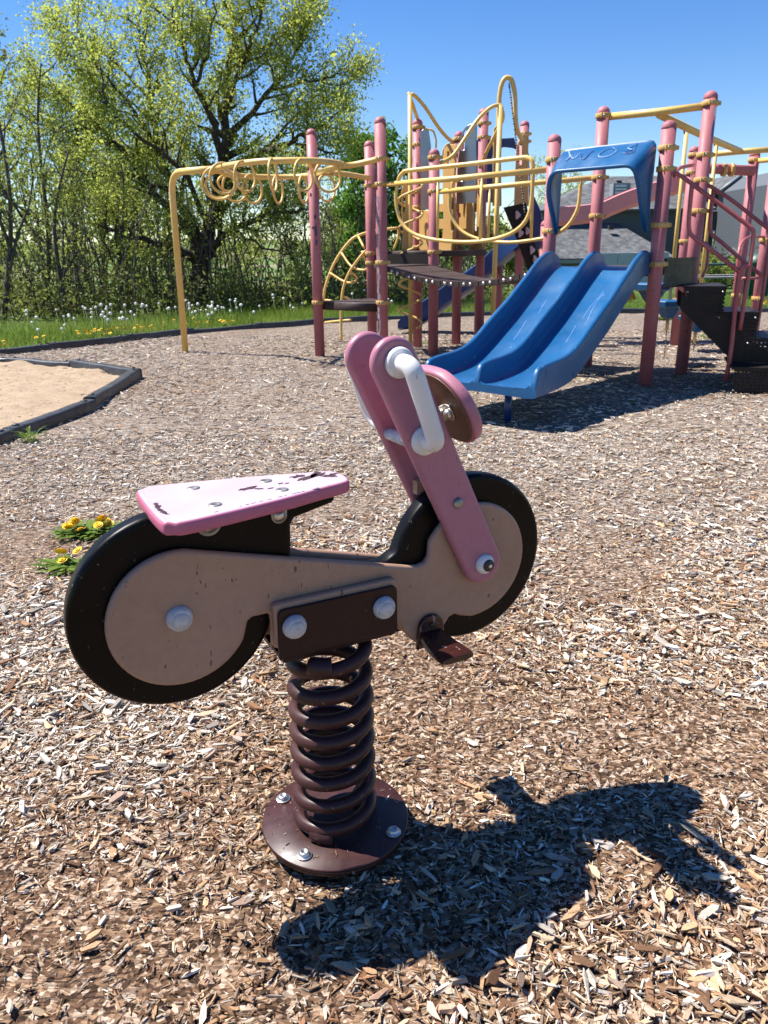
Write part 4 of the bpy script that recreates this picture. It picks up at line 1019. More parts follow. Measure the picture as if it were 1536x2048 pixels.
# far side: pink chute, blue slide, climbing wall, tower hood ----------------------
cpx = [(1105, 437), (1150, 434), (1192, 428), (1225, 414), (1262, 400), (1310, 385), (1395, 362)]
M['chute_pink'] = paint('chute_pink', (0.58, 0.25, 0.245), 0.1, 2.2, 0.5, fade=(0.66, 0.36, 0.35), fade_amt=0.5)
CP = smooth_path([atY(x, y, 11.2 - 0.0 * i) for i, (x, y) in enumerate(cpx)], 4)
vs_, fs_ = [], []; prof = [(-0.20, 0.13), (-0.16, 0.14), (-0.14, 0.02), (0.14, 0.02), (0.16, 0.14), (0.20, 0.13), (0.20, -0.05), (0.12, -0.10), (-0.12, -0.10), (-0.20, -0.05)]
for p in CP:
    for (u, z) in prof: vs_.append((p[0], p[1] + u, p[2] + z))
n_ = len(prof)
for i in range(len(CP) - 1):
    for j in range(n_): l = (j + 1) % n_; fs_.append((i * n_ + j, i * n_ + l, (i + 1) * n_ + l, (i + 1) * n_ + j))
fs_ += [tuple(range(n_))[::-1], tuple((len(CP) - 1) * n_ + j for j in range(n_))]
MB().add(vs_, fs_, True).build('pink_chute', M['chute_pink'], play, 40)
bpx = [(1062, 470), (1035, 490), (1000, 520), (965, 553), (930, 578), (895, 600), (865, 622), (835, 640), (808, 645)]
bY = [11.9, 12.1, 12.3, 12.4, 12.5, 12.55, 12.6, 12.6, 12.6]
CP = smooth_path([atY(x, y, Y) for (x, y), Y in zip(bpx, bY)], 4); CP[:, 2] = np.maximum(CP[:, 2], 0.16)
vs_, fs_ = [], []; prof = [(-0.30, 0.20), (-0.26, 0.22), (-0.24, 0.02), (0.24, 0.02), (0.26, 0.22), (0.30, 0.20), (0.30, -0.06), (0.2, -0.10), (-0.2, -0.10), (-0.30, -0.06)]
for i, p in enumerate(CP):
    f_ = 1 - 0.8 * max(0, (i - (len(CP) - 5)) / 4)
    for (u, z) in prof: vs_.append((p[0] + u * 0.35, p[1] + u, p[2] + (z * f_ if z > 0 else z)))
n_ = len(prof)
for i in range(len(CP) - 1):
    for j in range(n_): l = (j + 1) % n_; fs_.append((i * n_ + j, i * n_ + l, (i + 1) * n_ + l, (i + 1) * n_ + j))
fs_ += [tuple(range(n_))[::-1], tuple((len(CP) - 1) * n_ + j for j in range(n_))]
bs = MB().add(vs_, fs_, True).build('open_slide', M['dark_blue'], play, 40)
lg = atY(966, 600, 12.45); MB().lathe([(0.025, -0.05), (0.025, lg[2])], (lg[0], lg[1], 0), (0, 0, 1), 12).build('slide_leg', M['dark_blue'], bs)
lg = atY(826, 650, 12.6); MB().lathe([(0.025, -0.05), (0.025, 0.14)], (lg[0], lg[1], 0), (0, 0, 1), 12).build('slide_leg', M['dark_blue'], bs)
wall = board('climbing_wall', [(1007, 415), (1052, 405), (1064, 470), (1088, 540), (1058, 548), (1030, 470)], 11.0, 'step_black', 0.05)
for (x, y, s_) in ((1035, 430, 1), (1046, 448, 0.8), (1041, 466, 1), (1055, 462, 0.9), (1064, 500, 1), (1070, 518, 0.9)):
    c_ = atY(x, y, 10.93); hd_ = MB(); n_ = 14
    pts = [(x + (7 * s_) * (1 + 0.25 * math.cos(3 * a)) * math.cos(a) * 0.7, y + (8 * s_) * (1 + 0.25 * math.cos(3 * a)) * math.sin(a)) for a in np.linspace(0, 2 * np.pi, n_, endpoint=False)]
    h_ = board('climbing_hold', pts, 10.94, 'hold_pink' if 'hold_pink' in M else 'pink_panel', 0.05, parent=wall)
board('tower_side', [(950, 405), (952, 280), (1028, 276), (1034, 300), (1026, 296), (1008, 294), (992, 300), (985, 312), (985, 405)], 11.75, 'dark_blue', 0.05)
board('tower_side', [(1060, 470), (1056, 300), (1062, 380), (1080, 420), (1088, 470), (1075, 500)], 11.6, 'dark_blue', 0.05)

# hanging pod steps ---------------------------------------------------------------
bp = lambda x: None
def pod(topx, topy, px, py, Y, lab):
    h = atY(topx, topy, Y); c_ = atY(px, py, Y); x0 = h[0]
    t = thing('hanging_pod', lab, 'pod step', (x0, Y, 0.0), 0, 'blue pod steps hung below the overhead beam')
    z = c_[2]
    MB().lathe([(0.0, -0.21), (0.07, -0.20), (0.15, -0.09), (0.225, -0.06), (0.235, -0.01), (0.225, 0.0), (0.0, 0.004)], (x0, Y, z), (0, 0, 1), 6).build('pod_seat', M['slide_blue'], t, 25)
    MB().tube([(x0, Y, z), (x0, Y, h[2])], 0.021, 10).build('pod_pole', M['rail_yellow'], t)
    MB().tube([(x0, Y, z - 0.2), (x0, Y, z - 0.34)], 0.02, 10).build('pod_stem', M['rail_yellow'], t)
    hk = MB(); hk.tube([(x0 + 0.03 * math.cos(a), Y, h[2] + 0.02 + 0.03 * math.sin(a)) for a in np.linspace(0, 2 * np.pi, 10, endpoint=False)], 0.008, 6, True); hk.build('pod_hook', M['chain'], t)
    cn = MB(); zc = z - 0.34; i = 0
    while zc > 0.0:
        cn.tube([(x0, Y, zc), (x0, Y, max(zc - 0.026, -0.01))], 0.0085 if i % 2 else 0.006, 6); zc -= 0.033; i += 1
    cn.build('pod_chain', M['chain'], t)
pod(1336, 248, 1310, 566, 8.75, 'blue hanging pod step highest of the three, half behind the front pink post')
pod(1373, 266, 1345, 600, 9.2, 'blue hanging pod step between the front pink post and the stairs, middle height')
pod(1433, 290, 1400, 630, 9.9, 'lowest blue hanging pod step, peeking out under the black stairs')
# ------------------------------------------------------------------ plants
def leaf_mat(name, stops, trans=0.35, tcol=(0.22, 0.30, 0.05)):
    k = NT(name)
    at = k.n('ShaderNodeAttribute'); at.attribute_name = 'tone'
    c = k.ramp(at.outputs['Fac'], stops)
    k.set(Base_Color=c, Roughness=0.55, Specular_IOR_Level=0.25)
    tr = k.n('ShaderNodeBsdfTranslucent'); k.l(k.mix(0.5, c, tcol), tr.inputs[0])
    mx = k.n('ShaderNodeMixShader'); mx.inputs[0].default_value = trans
    k.l(k.b.outputs[0], mx.inputs[1]); k.l(tr.outputs[0], mx.inputs[2]); k.l(mx.outputs[0], k.out.inputs[0]); return k.m
M['leaf_willow'] = leaf_mat('leaf_willow', [(0.0, (0.19, 0.23, 0.035)), (0.5, (0.31, 0.36, 0.065)), (1.0, (0.40, 0.43, 0.12))], 0.6, (0.58, 0.64, 0.14))
M['leaf_bright'] = leaf_mat('leaf_bright', [(0.0, (0.04, 0.10, 0.012)), (0.5, (0.10, 0.23, 0.025)), (1.0, (0.18, 0.34, 0.04))], 0.4, (0.22, 0.42, 0.05))
M['leaf_olive'] = leaf_mat('leaf_olive', [(0.0, (0.09, 0.115, 0.026)), (0.5, (0.17, 0.21, 0.042)), (1.0, (0.28, 0.31, 0.08))], 0.5, (0.38, 0.44, 0.10))
M['leaf_dark'] = leaf_mat('leaf_dark', [(0.0, (0.016, 0.035, 0.010)), (0.5, (0.035, 0.065, 0.016)), (1.0, (0.07, 0.11, 0.026))], 0.2)
M['leaf_brush'] = leaf_mat('leaf_brush', [(0.0, (0.045, 0.042, 0.016)), (0.5, (0.09, 0.09, 0.03)), (1.0, (0.15, 0.16, 0.05))], 0.35, (0.12, 0.12, 0.04))
M['grass_blade'] = leaf_mat('grass_blade', [(0.0, (0.08, 0.14, 0.018)), (0.5, (0.14, 0.22, 0.028)), (1.0, (0.27, 0.29, 0.07))], 0.4, (0.30, 0.40, 0.06))
k = NT('bark'); g = k.noise(9, 6, 0.7, k.geo(), 0.6)
k.set(Base_Color=k.ramp(g, [(0.3, (0.022, 0.016, 0.012)), (0.6, (0.065, 0.050, 0.038)), (0.8, (0.12, 0.10, 0.08))]), Roughness=0.9); k.bump(g, 0.8, 0.03); M['bark'] = k.m
k = NT('bark_grey'); g = k.noise(12, 6, 0.7, k.geo(), 0.4)
k.set(Base_Color=k.ramp(g, [(0.3, (0.035, 0.028, 0.022)), (0.7, (0.12, 0.10, 0.08))]), Roughness=0.9); M['bark_grey'] = k.m

def leaves_mesh(name, P, size, seed, asp=0.5, tone=None, droop=0.0):
    r = np.random.default_rng(seed); n = len(P); P = np.asarray(P)
    a = r.normal(0, 1, (n, 3)); a[:, 2] -= droop; a /= np.linalg.norm(a, axis=1)[:, None]
    b = r.normal(0, 1, (n, 3)); b -= a * (a * b).sum(1)[:, None]; b /= np.linalg.norm(b, axis=1)[:, None]
    s = size * np.exp(r.normal(0, 0.3, n))[:, None]
    c = np.cross(a, b)
    V = np.stack([P - a * s * 0.5, P + b * s * asp * 0.5 + c * s * 0.06, P + a * s * 0.5, P - b * s * asp * 0.5 + c * s * 0.06], 1).reshape(-1, 3)
    FQ = np.arange(n * 4).reshape(n, 4)
    me = np_mesh(name, V, FQ, False)
    t = (r.random(n) if tone is None else np.clip(tone + r.normal(0, 0.2, n), 0, 1)).astype(np.float32)
    at = me.attributes.new('tone', 'FLOAT', 'FACE'); at.data.foreach_set('value', t)
    return me

class Tree:
    def __init__(s, seed): s.r = np.random.default_rng(seed); s.mb = MB(); s.lv = []; s.tn = []
    def limb(s, path, r0, r1, seg=7):
        path = np.array(path); s.mb.tube(path, np.linspace(r0, r1, len(path)), seg, caps=False); return path
    def wander(s, p, d, length, n, wob, up):
        P = [np.array(p)]; d = np.array(d) / np.linalg.norm(d)
        for i in range(n):
            d = d + s.r.normal(0, wob, 3) + np.array([0, 0, up]); d /= np.linalg.norm(d); P.append(P[-1] + d * length / n)
        return np.array(P)
    def sprout(s, path, rad, step, length, nleaf, t0=0.25, up=0.08, spread=1.0, twigs=6, leafr=0.16, taper=0.55, levels=2):
        d_ = np.concatenate([[0], np.cumsum(np.linalg.norm(np.diff(path, axis=0), axis=1))]); tot = d_[-1]
        q = tot * t0
        while q < tot:
            t = q / tot; p = np.array([np.interp(q, d_, path[:, i]) for i in range(3)])
            i = min(np.searchsorted(d_, q), len(path) - 1); ax = path[i] - path[max(i - 1, 0)]; ax = ax / (np.linalg.norm(ax) + 1e-9)
            side = s.r.normal(0, 1, 3); side -= ax * np.dot(side, ax); side /= np.linalg.norm(side)
            dr = ax * 0.6 + side * spread + np.array([0, 0, up * 3])
            L_ = length * s.r.uniform(0.55, 1.2) * (1 - 0.4 * t)
            br = s.wander(p, dr, L_, 5, 0.16, up)
            s.limb(br, max(rad * (1 - taper * t) * 0.45, 0.008), 0.004, 4)
            if levels > 1:
                for _ in range(twigs):
                    u = s.r.uniform(0.2, 1.0); k_ = min(int(u * 5), 4); pp = br[k_] + (br[k_ + 1] - br[k_]) * (u * 5 - k_)
                    ax2 = br[k_ + 1] - br[k_]; ax2 /= np.linalg.norm(ax2); sd_ = s.r.normal(0, 1, 3); sd_ -= ax2 * np.dot(sd_, ax2); sd_ /= np.linalg.norm(sd_)
                    tw = s.wander(pp, ax2 * 0.8 + sd_ * 0.8 + np.array([0, 0, up * 2]), L_ * s.r.uniform(0.3, 0.55), 3, 0.2, up)
                    s.mb.tube(tw, [0.006, 0.005, 0.004, 0.002], 3, caps=False)
                    m = int(nleaf * s.r.uniform(0.4, 1.5)); base_t = s.r.uniform(0.15, 0.85)
                    v = s.r.uniform(0.15, 1.05, m) * 3; kk = np.clip(v.astype(int), 0, 2)
                    pos = tw[kk] + (tw[kk + 1] - tw[kk]) * (v - kk)[:, None] + s.r.normal(0, leafr * 0.5, (m, 3))
                    s.lv.append(pos); s.tn.append(np.full(m, base_t))
            q += step * s.r.uniform(0.7, 1.3)
    def build(s, name, label, base, bark, leaf, size, group=None, asp=0.5, droop=0.0):
        t = thing(name, label, 'tree', tuple(base), 0, group)
        s.mb.build('trunk', M[bark], t)
        P = np.concatenate(s.lv) - np.array(base)
        cr = link('crown', leaves_mesh('crown', P, size, 5, asp, np.concatenate(s.tn), droop), M[leaf], t); tag(cr, kind='stuff')
        return t
def base_at(px, Y):
    p = atY(px, 600, Y); return np.array([p[0], Y, float(terrain(p[0], Y)) - 0.05])

# the big spreading tree
BY = 19.0; T = Tree(21)
LIMBS = [([(398, 628, 0), (399, 590, 0), (400, 550, 0), (405, 512, 0), (420, 450, 0), (436, 380, 0.1), (450, 300, 0.2), (450, 220, 0.3), (457, 140, 0.4), (472, 60, 0.5), (488, -30, 0.5)], 0.30, 0.03),
         ([(400, 530, 0), (372, 507, -0.3), (330, 490, -0.8), (288, 478, -1.0), (240, 462, -1.2), (195, 448, -1.5)], 0.15, 0.02),
         ([(402, 515, 0), (378, 450, 0.2), (348, 385, 0.4), (318, 300, 0.6), (300, 200, 0.7), (288, 110, 0.7), (268, 20, 0.8)], 0.15, 0.02),
         ([(404, 520, 0), (432, 492, -0.3), (462, 462, -0.6), (515, 437, -1.0), (575, 424, -1.2), (612, 420, -1.3)], 0.14, 0.025),
         ([(430, 405, 0.1), (475, 335, 0.0), (525, 305, -0.2), (575, 288, -0.4), (625, 258, -0.5), (675, 225, -0.6)], 0.12, 0.02),
         ([(446, 330, 0.1), (428, 250, -0.4), (392, 170, -0.8), (368, 95, -1.0), (345, 10, -1.1)], 0.11, 0.02),
         ([(451, 280, 0.2), (500, 222, 0.4), (545, 178, 0.6), (585, 115, 0.8), (612, 50, 0.9)], 0.10, 0.02),
         ([(404, 490, 0), (335, 415, 0.5), (265, 325, 1.0), (195, 255, 1.4), (130, 195, 1.6), (85, 140, 1.7)], 0.12, 0.02),
         ([(468, 458, -0.6), (515, 488, -0.9), (565, 505, -1.1), (612, 525, -1.2)], 0.04, 0.012),
         ([(452, 215, 0.3), (485, 130, 0.0), (515, 55, -0.2), (535, -20, -0.3)], 0.08, 0.02),
         ([(345, 385, 0.4), (255, 350, 0.2), (190, 345, 0.0), (130, 340, -0.2)], 0.06, 0.015),
         ([(575, 288, -0.4), (640, 300, -0.6), (690, 310, -0.7)], 0.05, 0.012),
         ([(420, 450, 0), (350, 330, -1.0), (230, 230, -1.6), (200, 130, -1.8)], 0.08, 0.015),
         ([(300, 200, 0.7), (235, 130, 0.9), (170, 70, 1.0), (140, 20, 1.0)], 0.05, 0.012),
         ([(345, 330, 0.5), (250, 200, -0.6), (180, 110, -0.9), (150, 40, -1.0)], 0.06, 0.012),
         ([(392, 170, -0.8), (420, 90, -1.0), (430, 20, -1.1), (425, -40, -1.1)], 0.05, 0.012),
         ([(545, 178, 0.6), (610, 165, 0.3), (665, 150, 0.1), (700, 130, 0.0)], 0.05, 0.012),
         ([(525, 305, -0.2), (590, 235, 0.8), (645, 195, 1.2), (690, 185, 1.3)], 0.05, 0.012),
         ([(200, 255, 1.4), (120, 260, 1.0), (60, 240, 0.8), (20, 210, 0.8)], 0.05, 0.012),
         ([(318, 300, 0.6), (210, 290, 1.5), (130, 260, 2.0), (60, 190, 2.2)], 0.05, 0.012),
         ([(460, 120, 0.4), (540, 90, 0.8), (600, 40, 1.0), (620, -20, 1.0)], 0.05, 0.012),
         ([(440, 360, 0.1), (500, 390, 1.0), (560, 370, 1.5), (620, 350, 1.8)], 0.06, 0.015)]
for pts, r0, r1 in LIMBS:
    P = smooth_path([atY(x, y, BY + dy) for x, y, dy in pts], 4)
    P[1:-1] += T.r.normal(0, 0.03, P[1:-1].shape)
    T.limb(P, r0 * 0.82, r1 * 0.7, 9)
    T.sprout(P, r0, 0.23, 1.35, 46, 0.25, 0.07, 1.0, 9, 0.26)
bt = base_at(398, BY)
T.build('spreading_tree', 'big old tree with spreading crown of pale spring leaves behind the loop ladder', bt, 'bark', 'leaf_willow', 0.056, None, 0.62, 0.4)

def slender(px, Y, hpx, seed, leaf='leaf_olive', name='slender_tree', lab='', nleaf=9, r0=0.09, lean=0.0, step=0.4, ln=1.3, size=0.085, forks=2, group='trees of the wood edge', up=0.10, t0=0.2, spread=0.9, bark='bark_grey', twigs=6):
    T = Tree(seed); b = base_at(px, Y); top_ = atY(px + lean, hpx, Y); H_ = top_[2] - b[2]
    main = [b + np.array([(top_[0] - b[0]) * t + 0.12 * math.sin(t * 5 + seed), 0.15 * math.sin(t * 4 + seed * 2), H_ * t]) for t in np.linspace(0, 1, 9)]
    main = smooth_path(main, 3); T.limb(main, r0, 0.015, 7); T.sprout(main, r0, step, ln, nleaf, t0, up, spread, twigs, 0.17)
    for f in range(forks):
        i = int(len(main) * T.r.uniform(0.12, 0.5)); d_ = np.array([T.r.normal(0, 0.6), T.r.normal(0, 0.4), 1.3])
        br = T.wander(main[i], d_, H_ * T.r.uniform(0.35, 0.6), 8, 0.08, 0.04); T.limb(br, r0 * 0.6, 0.012, 6); T.sprout(br, r0 * 0.6, step, ln * 0.8, nleaf, 0.2, up, spread, twigs, 0.17)
    return T.build(name, lab, b, bark, leaf, size, group)
SL = [(12, 15.8, 95, 'sparse grey-stemmed tree at the left edge of the photo', 'leaf_olive', 0.075, 7, -30),
      (72, 17.5, 130, 'thin forked tree with sparse leaves, second from the left edge', 'leaf_olive', 0.08, 7, 25),
      (112, 16.6, 300, 'slim dark-stemmed tree with a fork, third trunk from the left', 'leaf_olive', 0.07, 6, 20),
      (158, 20.0, 230, 'leafy slim tree in the wood between the third and fifth trunks', 'leaf_willow', 0.07, 9, -15),
      (248, 17.8, 330, 'slim leaning tree left of the big spreading tree', 'leaf_olive', 0.07, 8, -10),
      (262, 21.0, 260, 'yellow-green tree close behind the slim leaning tree', 'leaf_willow', 0.08, 11, 5),
      (-60, 18.5, 60, 'tall pale leafy tree half cut by the left photo edge', 'leaf_willow', 0.10, 9, 30),
      (200, 24.0, 200, 'hazy olive tree deep in the wood left of the big tree', 'leaf_olive', 0.09, 9, -20),
      (330, 22.5, 330, 'low bushy tree behind the yellow ladder post', 'leaf_olive', 0.07, 10, -10),
      (480, 21.5, 470, 'small young tree right of the big trunk', 'leaf_willow', 0.05, 8, 15),
      (560, 23.0, 450, 'thin pale young tree seen under the loop ladder', 'leaf_willow', 0.045, 6, 5),
      (612, 19.5, 390, 'thin dark-stemmed tree just left of the front pink post', 'leaf_dark', 0.055, 7, 5),
      (665, 24.0, 430, 'slim tree seen between the pink posts and the arch climber', 'leaf_olive', 0.06, 9, -5)]
for i, (px, Y, h, lab, lf, r0, nl, ln_) in enumerate(SL):
    slender(px, Y, h, 100 + i, lf, 'slender_tree', lab, int(nl * 2.3), r0 * 0.8, ln_, size=0.066)
# bright full tree behind the tower
def dense(px, Y, top, wpx, seed, lab, leaf, name, n=24, nleaf=26, size=0.14, low=0.25, group=None):
    T = Tree(seed); b = base_at(px, Y); tp_ = atY(px, top, Y); H_ = tp_[2] - b[2]; Wd = abs(atY(px + wpx / 2, 500, Y)[0] - atY(px, 500, Y)[0])
    main = np.array([b + np.array([0.1 * math.sin(t * 6), 0, H_ * t * 0.92]) for t in np.linspace(0, 1, 10)]); T.limb(main, 0.16, 0.02, 8)
    for i in range(n):
        t = low + (0.97 - low) * (i + 0.5) / n; p = b + np.array([0, 0, H_ * t * 0.9]); a = i * 2.4
        prof = math.sqrt(max(0.05, 1 - ((t - low - 0.25) / (1.02 - low - 0.25)) ** 2)) if t > low + 0.25 else 0.75 + (t - low)
        br = T.wander(p, (math.cos(a), math.sin(a), 0.35), Wd * prof * T.r.uniform(0.8, 1.15), 6, 0.12, 0.05)
        T.limb(br, 0.05, 0.01, 5); T.sprout(br, 0.05, 0.4, Wd * 0.42, nleaf, 0.25, 0.05, 0.9, 5, 0.3)
    return T.build(name, lab, b, 'bark', leaf, size, group)
dense(752, 27.0, 250, 170, 301, 'bright green full-crowned tree behind the pink posts and tower', 'leaf_bright', 'leafy_tree', 26, 26, 0.15, 0.2)
dense(690, 30.0, 400, 130, 302, 'darker green bushy tree low behind the arch climber', 'leaf_olive', 'leafy_tree', 18, 22, 0.16, 0.1)
dense(870, 33.0, 420, 170, 303, 'green tree showing under the brown bridge', 'leaf_bright', 'leafy_tree', 18, 22, 0.17, 0.1)
dense(1010, 34.0, 440, 150, 304, 'olive tree behind the climbing wall and bridge end', 'leaf_olive', 'leafy_tree', 16, 20, 0.17, 0.1)
dense(1105, 64.0, 283, 150, 305, 'airy yellow-green tree beside the grey house behind the slide hood', 'leaf_willow', 'leafy_tree', 20, 10, 0.15, 0.25)
dense(1180, 62.0, 330, 90, 306, 'sparse light tree over the left end of the house roof', 'leaf_willow', 'leafy_tree', 12, 9, 0.14, 0.35)

def clump_field(name, lab, cat, n, gen, leaf, size, seed, asp=0.5):
    P, tn = gen(np.random.default_rng(seed), n)
    o = link(name, leaves_mesh(name, P, size, seed, asp, tn), M[leaf]); return tag(o, lab, cat, kind='stuff')
def under(r, n):
    # thickets of scrub along the wood edge
    nc = 330; cx = r.uniform(-14.5, 3.2, nc); cy = np.interp(cx, [-15, -5, -1, 3.5], [13.5, 15.6, 17.5, 20]) + r.random(nc) ** 1.4 * 7
    h = r.uniform(0.2, 1.5, nc) ** 1.2 * np.interp(cx, [-14, -4.2, -3.4, -1.0, 3], [1, 1, 0.55, 0.5, 0.7]); k_ = r.integers(0, nc, n)
    rad = 0.25 + 0.3 * h[k_]
    x = cx[k_] + r.normal(0, 1, n) * rad; y = cy[k_] + r.normal(0, 1, n) * rad; z = terrain(x, y) + h[k_] * np.abs(r.normal(0.55, 0.38, n))
    return np.stack([x, y, z], 1), np.clip(0.15 + 0.55 * r.random(nc)[k_], 0, 1)
clump_field('undergrowth', 'scrubby green undergrowth along the edge of the wood', 'undergrowth', 24000, under, 'leaf_olive', 0.075, 41)
clump_field('undergrowth', 'darker leafy scrub mixed through the wood edge', 'undergrowth', 24000, under, 'leaf_brush', 0.08, 43)
# leaning brush stems in the undergrowth
r = np.random.default_rng(5); st = MB()
for i in range(420):
    x = r.uniform(-14, 3); y = np.interp(x, [-15, -5, -1, 3.5], [13.8, 15.8, 17.7, 20]) + r.random() * 7; L_ = r.uniform(0.8, 3.4); z0_ = float(terrain(x, y))
    d_ = r.normal(0, 0.28, 2); P = [(x + d_[0] * L_ * t * t, y + d_[1] * L_ * t * t, z0_ + L_ * t) for t in (0, 0.35, 0.7, 1)]
    st.tube(P, [0.016, 0.012, 0.009, 0.004], 4, caps=False)
o = st.build('brush_stems', M['bark_grey']); tag(o, 'bare brown brush stems standing in the undergrowth', 'undergrowth', kind='stuff')
def hedge_gen(r, n):
    nc = 130; cx = r.uniform(10.8, 21, nc); cy = r.uniform(26, 29, nc); cz = r.uniform(-0.6, 0.45, nc); k_ = r.integers(0, nc, n)
    x = cx[k_] + r.normal(0, 0.42, n); y = cy[k_] + r.normal(0, 0.35, n); z = np.maximum(cz[k_] + r.normal(0, 0.26, n), terrain(x, y))
    return np.stack([x, y, z], 1), 0.2 + 0.6 * r.random(nc)[k_]
hd = link('hedge', leaves_mesh('hedge', hedge_gen(np.random.default_rng(51), 16000)[0], 0.13, 51), M['leaf_dark']); tag(hd, 'dark green clipped hedge in front of the grey house', 'hedge')
def bush_gen(c, rad, n, seed):
    r = np.random.default_rng(seed); nc = 14; cc = r.normal(0, 0.5, (nc, 3)); k_ = r.integers(0, nc, n); P = cc[k_] * rad + r.normal(0, 0.28, (n, 3)) * rad; P[:, 2] = np.abs(P[:, 2] + rad * 0.7); return P + np.array(c)
for (px, Y, rad, lab, lf) in ((1420, 24.5, 0.5, 'rounded green bush behind the hand rails', 'leaf_olive'),):
    b = base_at(px, Y); o = link('bush', leaves_mesh('bush', bush_gen((0, 0, 0), rad, 2600, int(px)), 0.11, int(px)), M[lf]); o.location = b; tag(o, lab, 'bush')
def backwood(r, n):
    nc = 220; cx = r.uniform(-34, -6.5, nc); cy = np.interp(cx, [-34, -8, 0], [24, 27, 34]) + r.random(nc) * 14; cz = r.random(nc) ** 1.3 * np.interp(cx, [-34, -12, -5, 0], [9, 6.5, 4.0, 1.6]); k_ = r.integers(0, nc, n)
    x = cx[k_] + r.normal(0, 0.9, n); y = cy[k_] + r.normal(0, 0.9, n); z = terrain(x, y) + np.maximum(cz[k_] + r.normal(0, 0.8, n), 0.05)
    return np.stack([x, y, z], 1), 0.1 + 0.6 * r.random(nc)[k_]
clump_field('back_wood', 'dense olive-green wood standing behind the nearer trunks', 'woodland', 34000, backwood, 'leaf_olive', 0.17, 45, 0.6)
st = MB(); r = np.random.default_rng(8)
for i in range(110):
    x = r.uniform(-32, -5); y = np.interp(x, [-34, -8, 0], [24, 27, 34]) + r.random() * 8; L_ = r.uniform(3, 7); z0_ = float(terrain(x, y)); d_ = r.normal(0, 0.12, 2)
    st.tube([(x + d_[0] * L_ * t, y + d_[1] * L_ * t, z0_ + L_ * t) for t in (0, 0.4, 0.7, 1)], [0.07, 0.05, 0.035, 0.012], 5, caps=False)
tag(st.build('back_wood_stems', M['bark_grey']), 'thin dark trunks deep in the wood behind the nearer trees', 'woodland', kind='stuff')
def farline(r, n):
    nc = 160; cx = r.uniform(-240, 200, nc); cy = r.uniform(300, 420, nc); h = r.uniform(3, 7, nc); k_ = r.integers(0, nc, n)
    x = cx[k_] + r.normal(0, 4.5, n); y = cy[k_] + r.normal(0, 3, n); return np.stack([x, y, terrain(x, y) + h[k_] * r.random(n)], 1), 0.3 + 0.4 * r.random(n)
clump_field('distant_wood', 'far tree line along the low hills beyond the fields', 'woodland', 9000, farline, 'leaf_olive', 1.6, 61, 0.8)

# grass strip, dandelions
kb = np.array(KERB)
def kerb_y(x): return np.interp(x, kb[:, 0], kb[:, 1])
r = np.random.default_rng(71); n = 46000
x = r.uniform(-9.3, 11.8, n); d_ = np.abs(r.normal(0, 1, n)) * 2.2 + 0.06; y = kerb_y(x) + d_
L_ = r.uniform(0.05, 0.15, n) + 0.12 * np.clip(d_ / 3, 0, 1) * r.random(n); L_ *= np.where(x > 1.5, 0.6, 1.0)
z = terrain(x, y); a = r.uniform(0, 2 * np.pi, n); w = r.uniform(0.003, 0.007, n); ln_ = r.uniform(0.1, 0.7, n); b_ = r.uniform(0, 2 * np.pi, n)
B = np.stack([x, y, z - 0.01], 1); S = np.stack([np.cos(a), np.sin(a), 0 * a], 1) * w[:, None]; Tp = B + np.stack([np.cos(b_) * ln_ * L_, np.sin(b_) * ln_ * L_, L_], 1)
V = np.stack([B - S, B + S, Tp + S * 0.15, Tp - S * 0.15], 1).reshape(-1, 3)
me = np_mesh('grass', V, np.arange(n * 4).reshape(n, 4)); at = me.attributes.new('tone', 'FLOAT', 'FACE'); at.data.foreach_set('value', np.clip(vnoise(x, y, 1.2, 3) + r.normal(0, 0.2, n), 0, 1).astype(np.float32))
tag(link('grass', me, M['grass_blade']), 'uncut grass growing beyond the playground border', 'grass', kind='stuff')
M['fluff'] = paint('fluff', (0.74, 0.74, 0.70), 0.15, 90, 0.9)
M['dandelion'] = paint('dandelion', (0.80, 0.50, 0.012), 0.25, 90, 0.7)
M['stem'] = paint('stem', (0.10, 0.16, 0.04), 0.2, 30, 0.6)
def ball_mesh(name, rad, seed, jit):
    bm = bmesh.new(); bmesh.ops.create_icosphere(bm, subdivisions=2, radius=rad); q = random.Random(seed)
    for v in bm.verts: v.co *= 1 + q.uniform(-jit, jit)
    me = bpy.data.meshes.new(name); bm.to_mesh(me); bm.free(); return me
fl_me = ball_mesh('fluff_ball', 0.027, 1, 0.12); fl_me.materials.append(M['fluff'])
stem_me = MB().tube([(0, 0, -1), (0.01, 0.0, -0.5), (0, 0, 0)], 0.0035, 5).mesh('stem'); stem_me.materials.append(M['stem'])
fb_ = MB()
for ring, (rr, hh, m_) in enumerate(((0.024, 0.0, 13), (0.016, 0.005, 10), (0.008, 0.008, 6))):
    for i in range(m_):
        a = 2 * math.pi * i / m_ + ring; c_, s_ = math.cos(a), math.sin(a); w_ = 0.0045
        fb_.add([(c_ * 0.002 - s_ * w_ * 0.5, s_ * 0.002 + c_ * w_ * 0.5, hh), (c_ * 0.002 + s_ * w_ * 0.5, s_ * 0.002 - c_ * w_ * 0.5, hh), (c_ * rr + s_ * w_, s_ * rr - c_ * w_, hh + 0.004), (c_ * rr - s_ * w_, s_ * rr + c_ * w_, hh + 0.004)], [(0, 1, 2, 3)], False)
bl_me = fb_.mesh('bloom'); bl_me.materials.append(M['dandelion'])
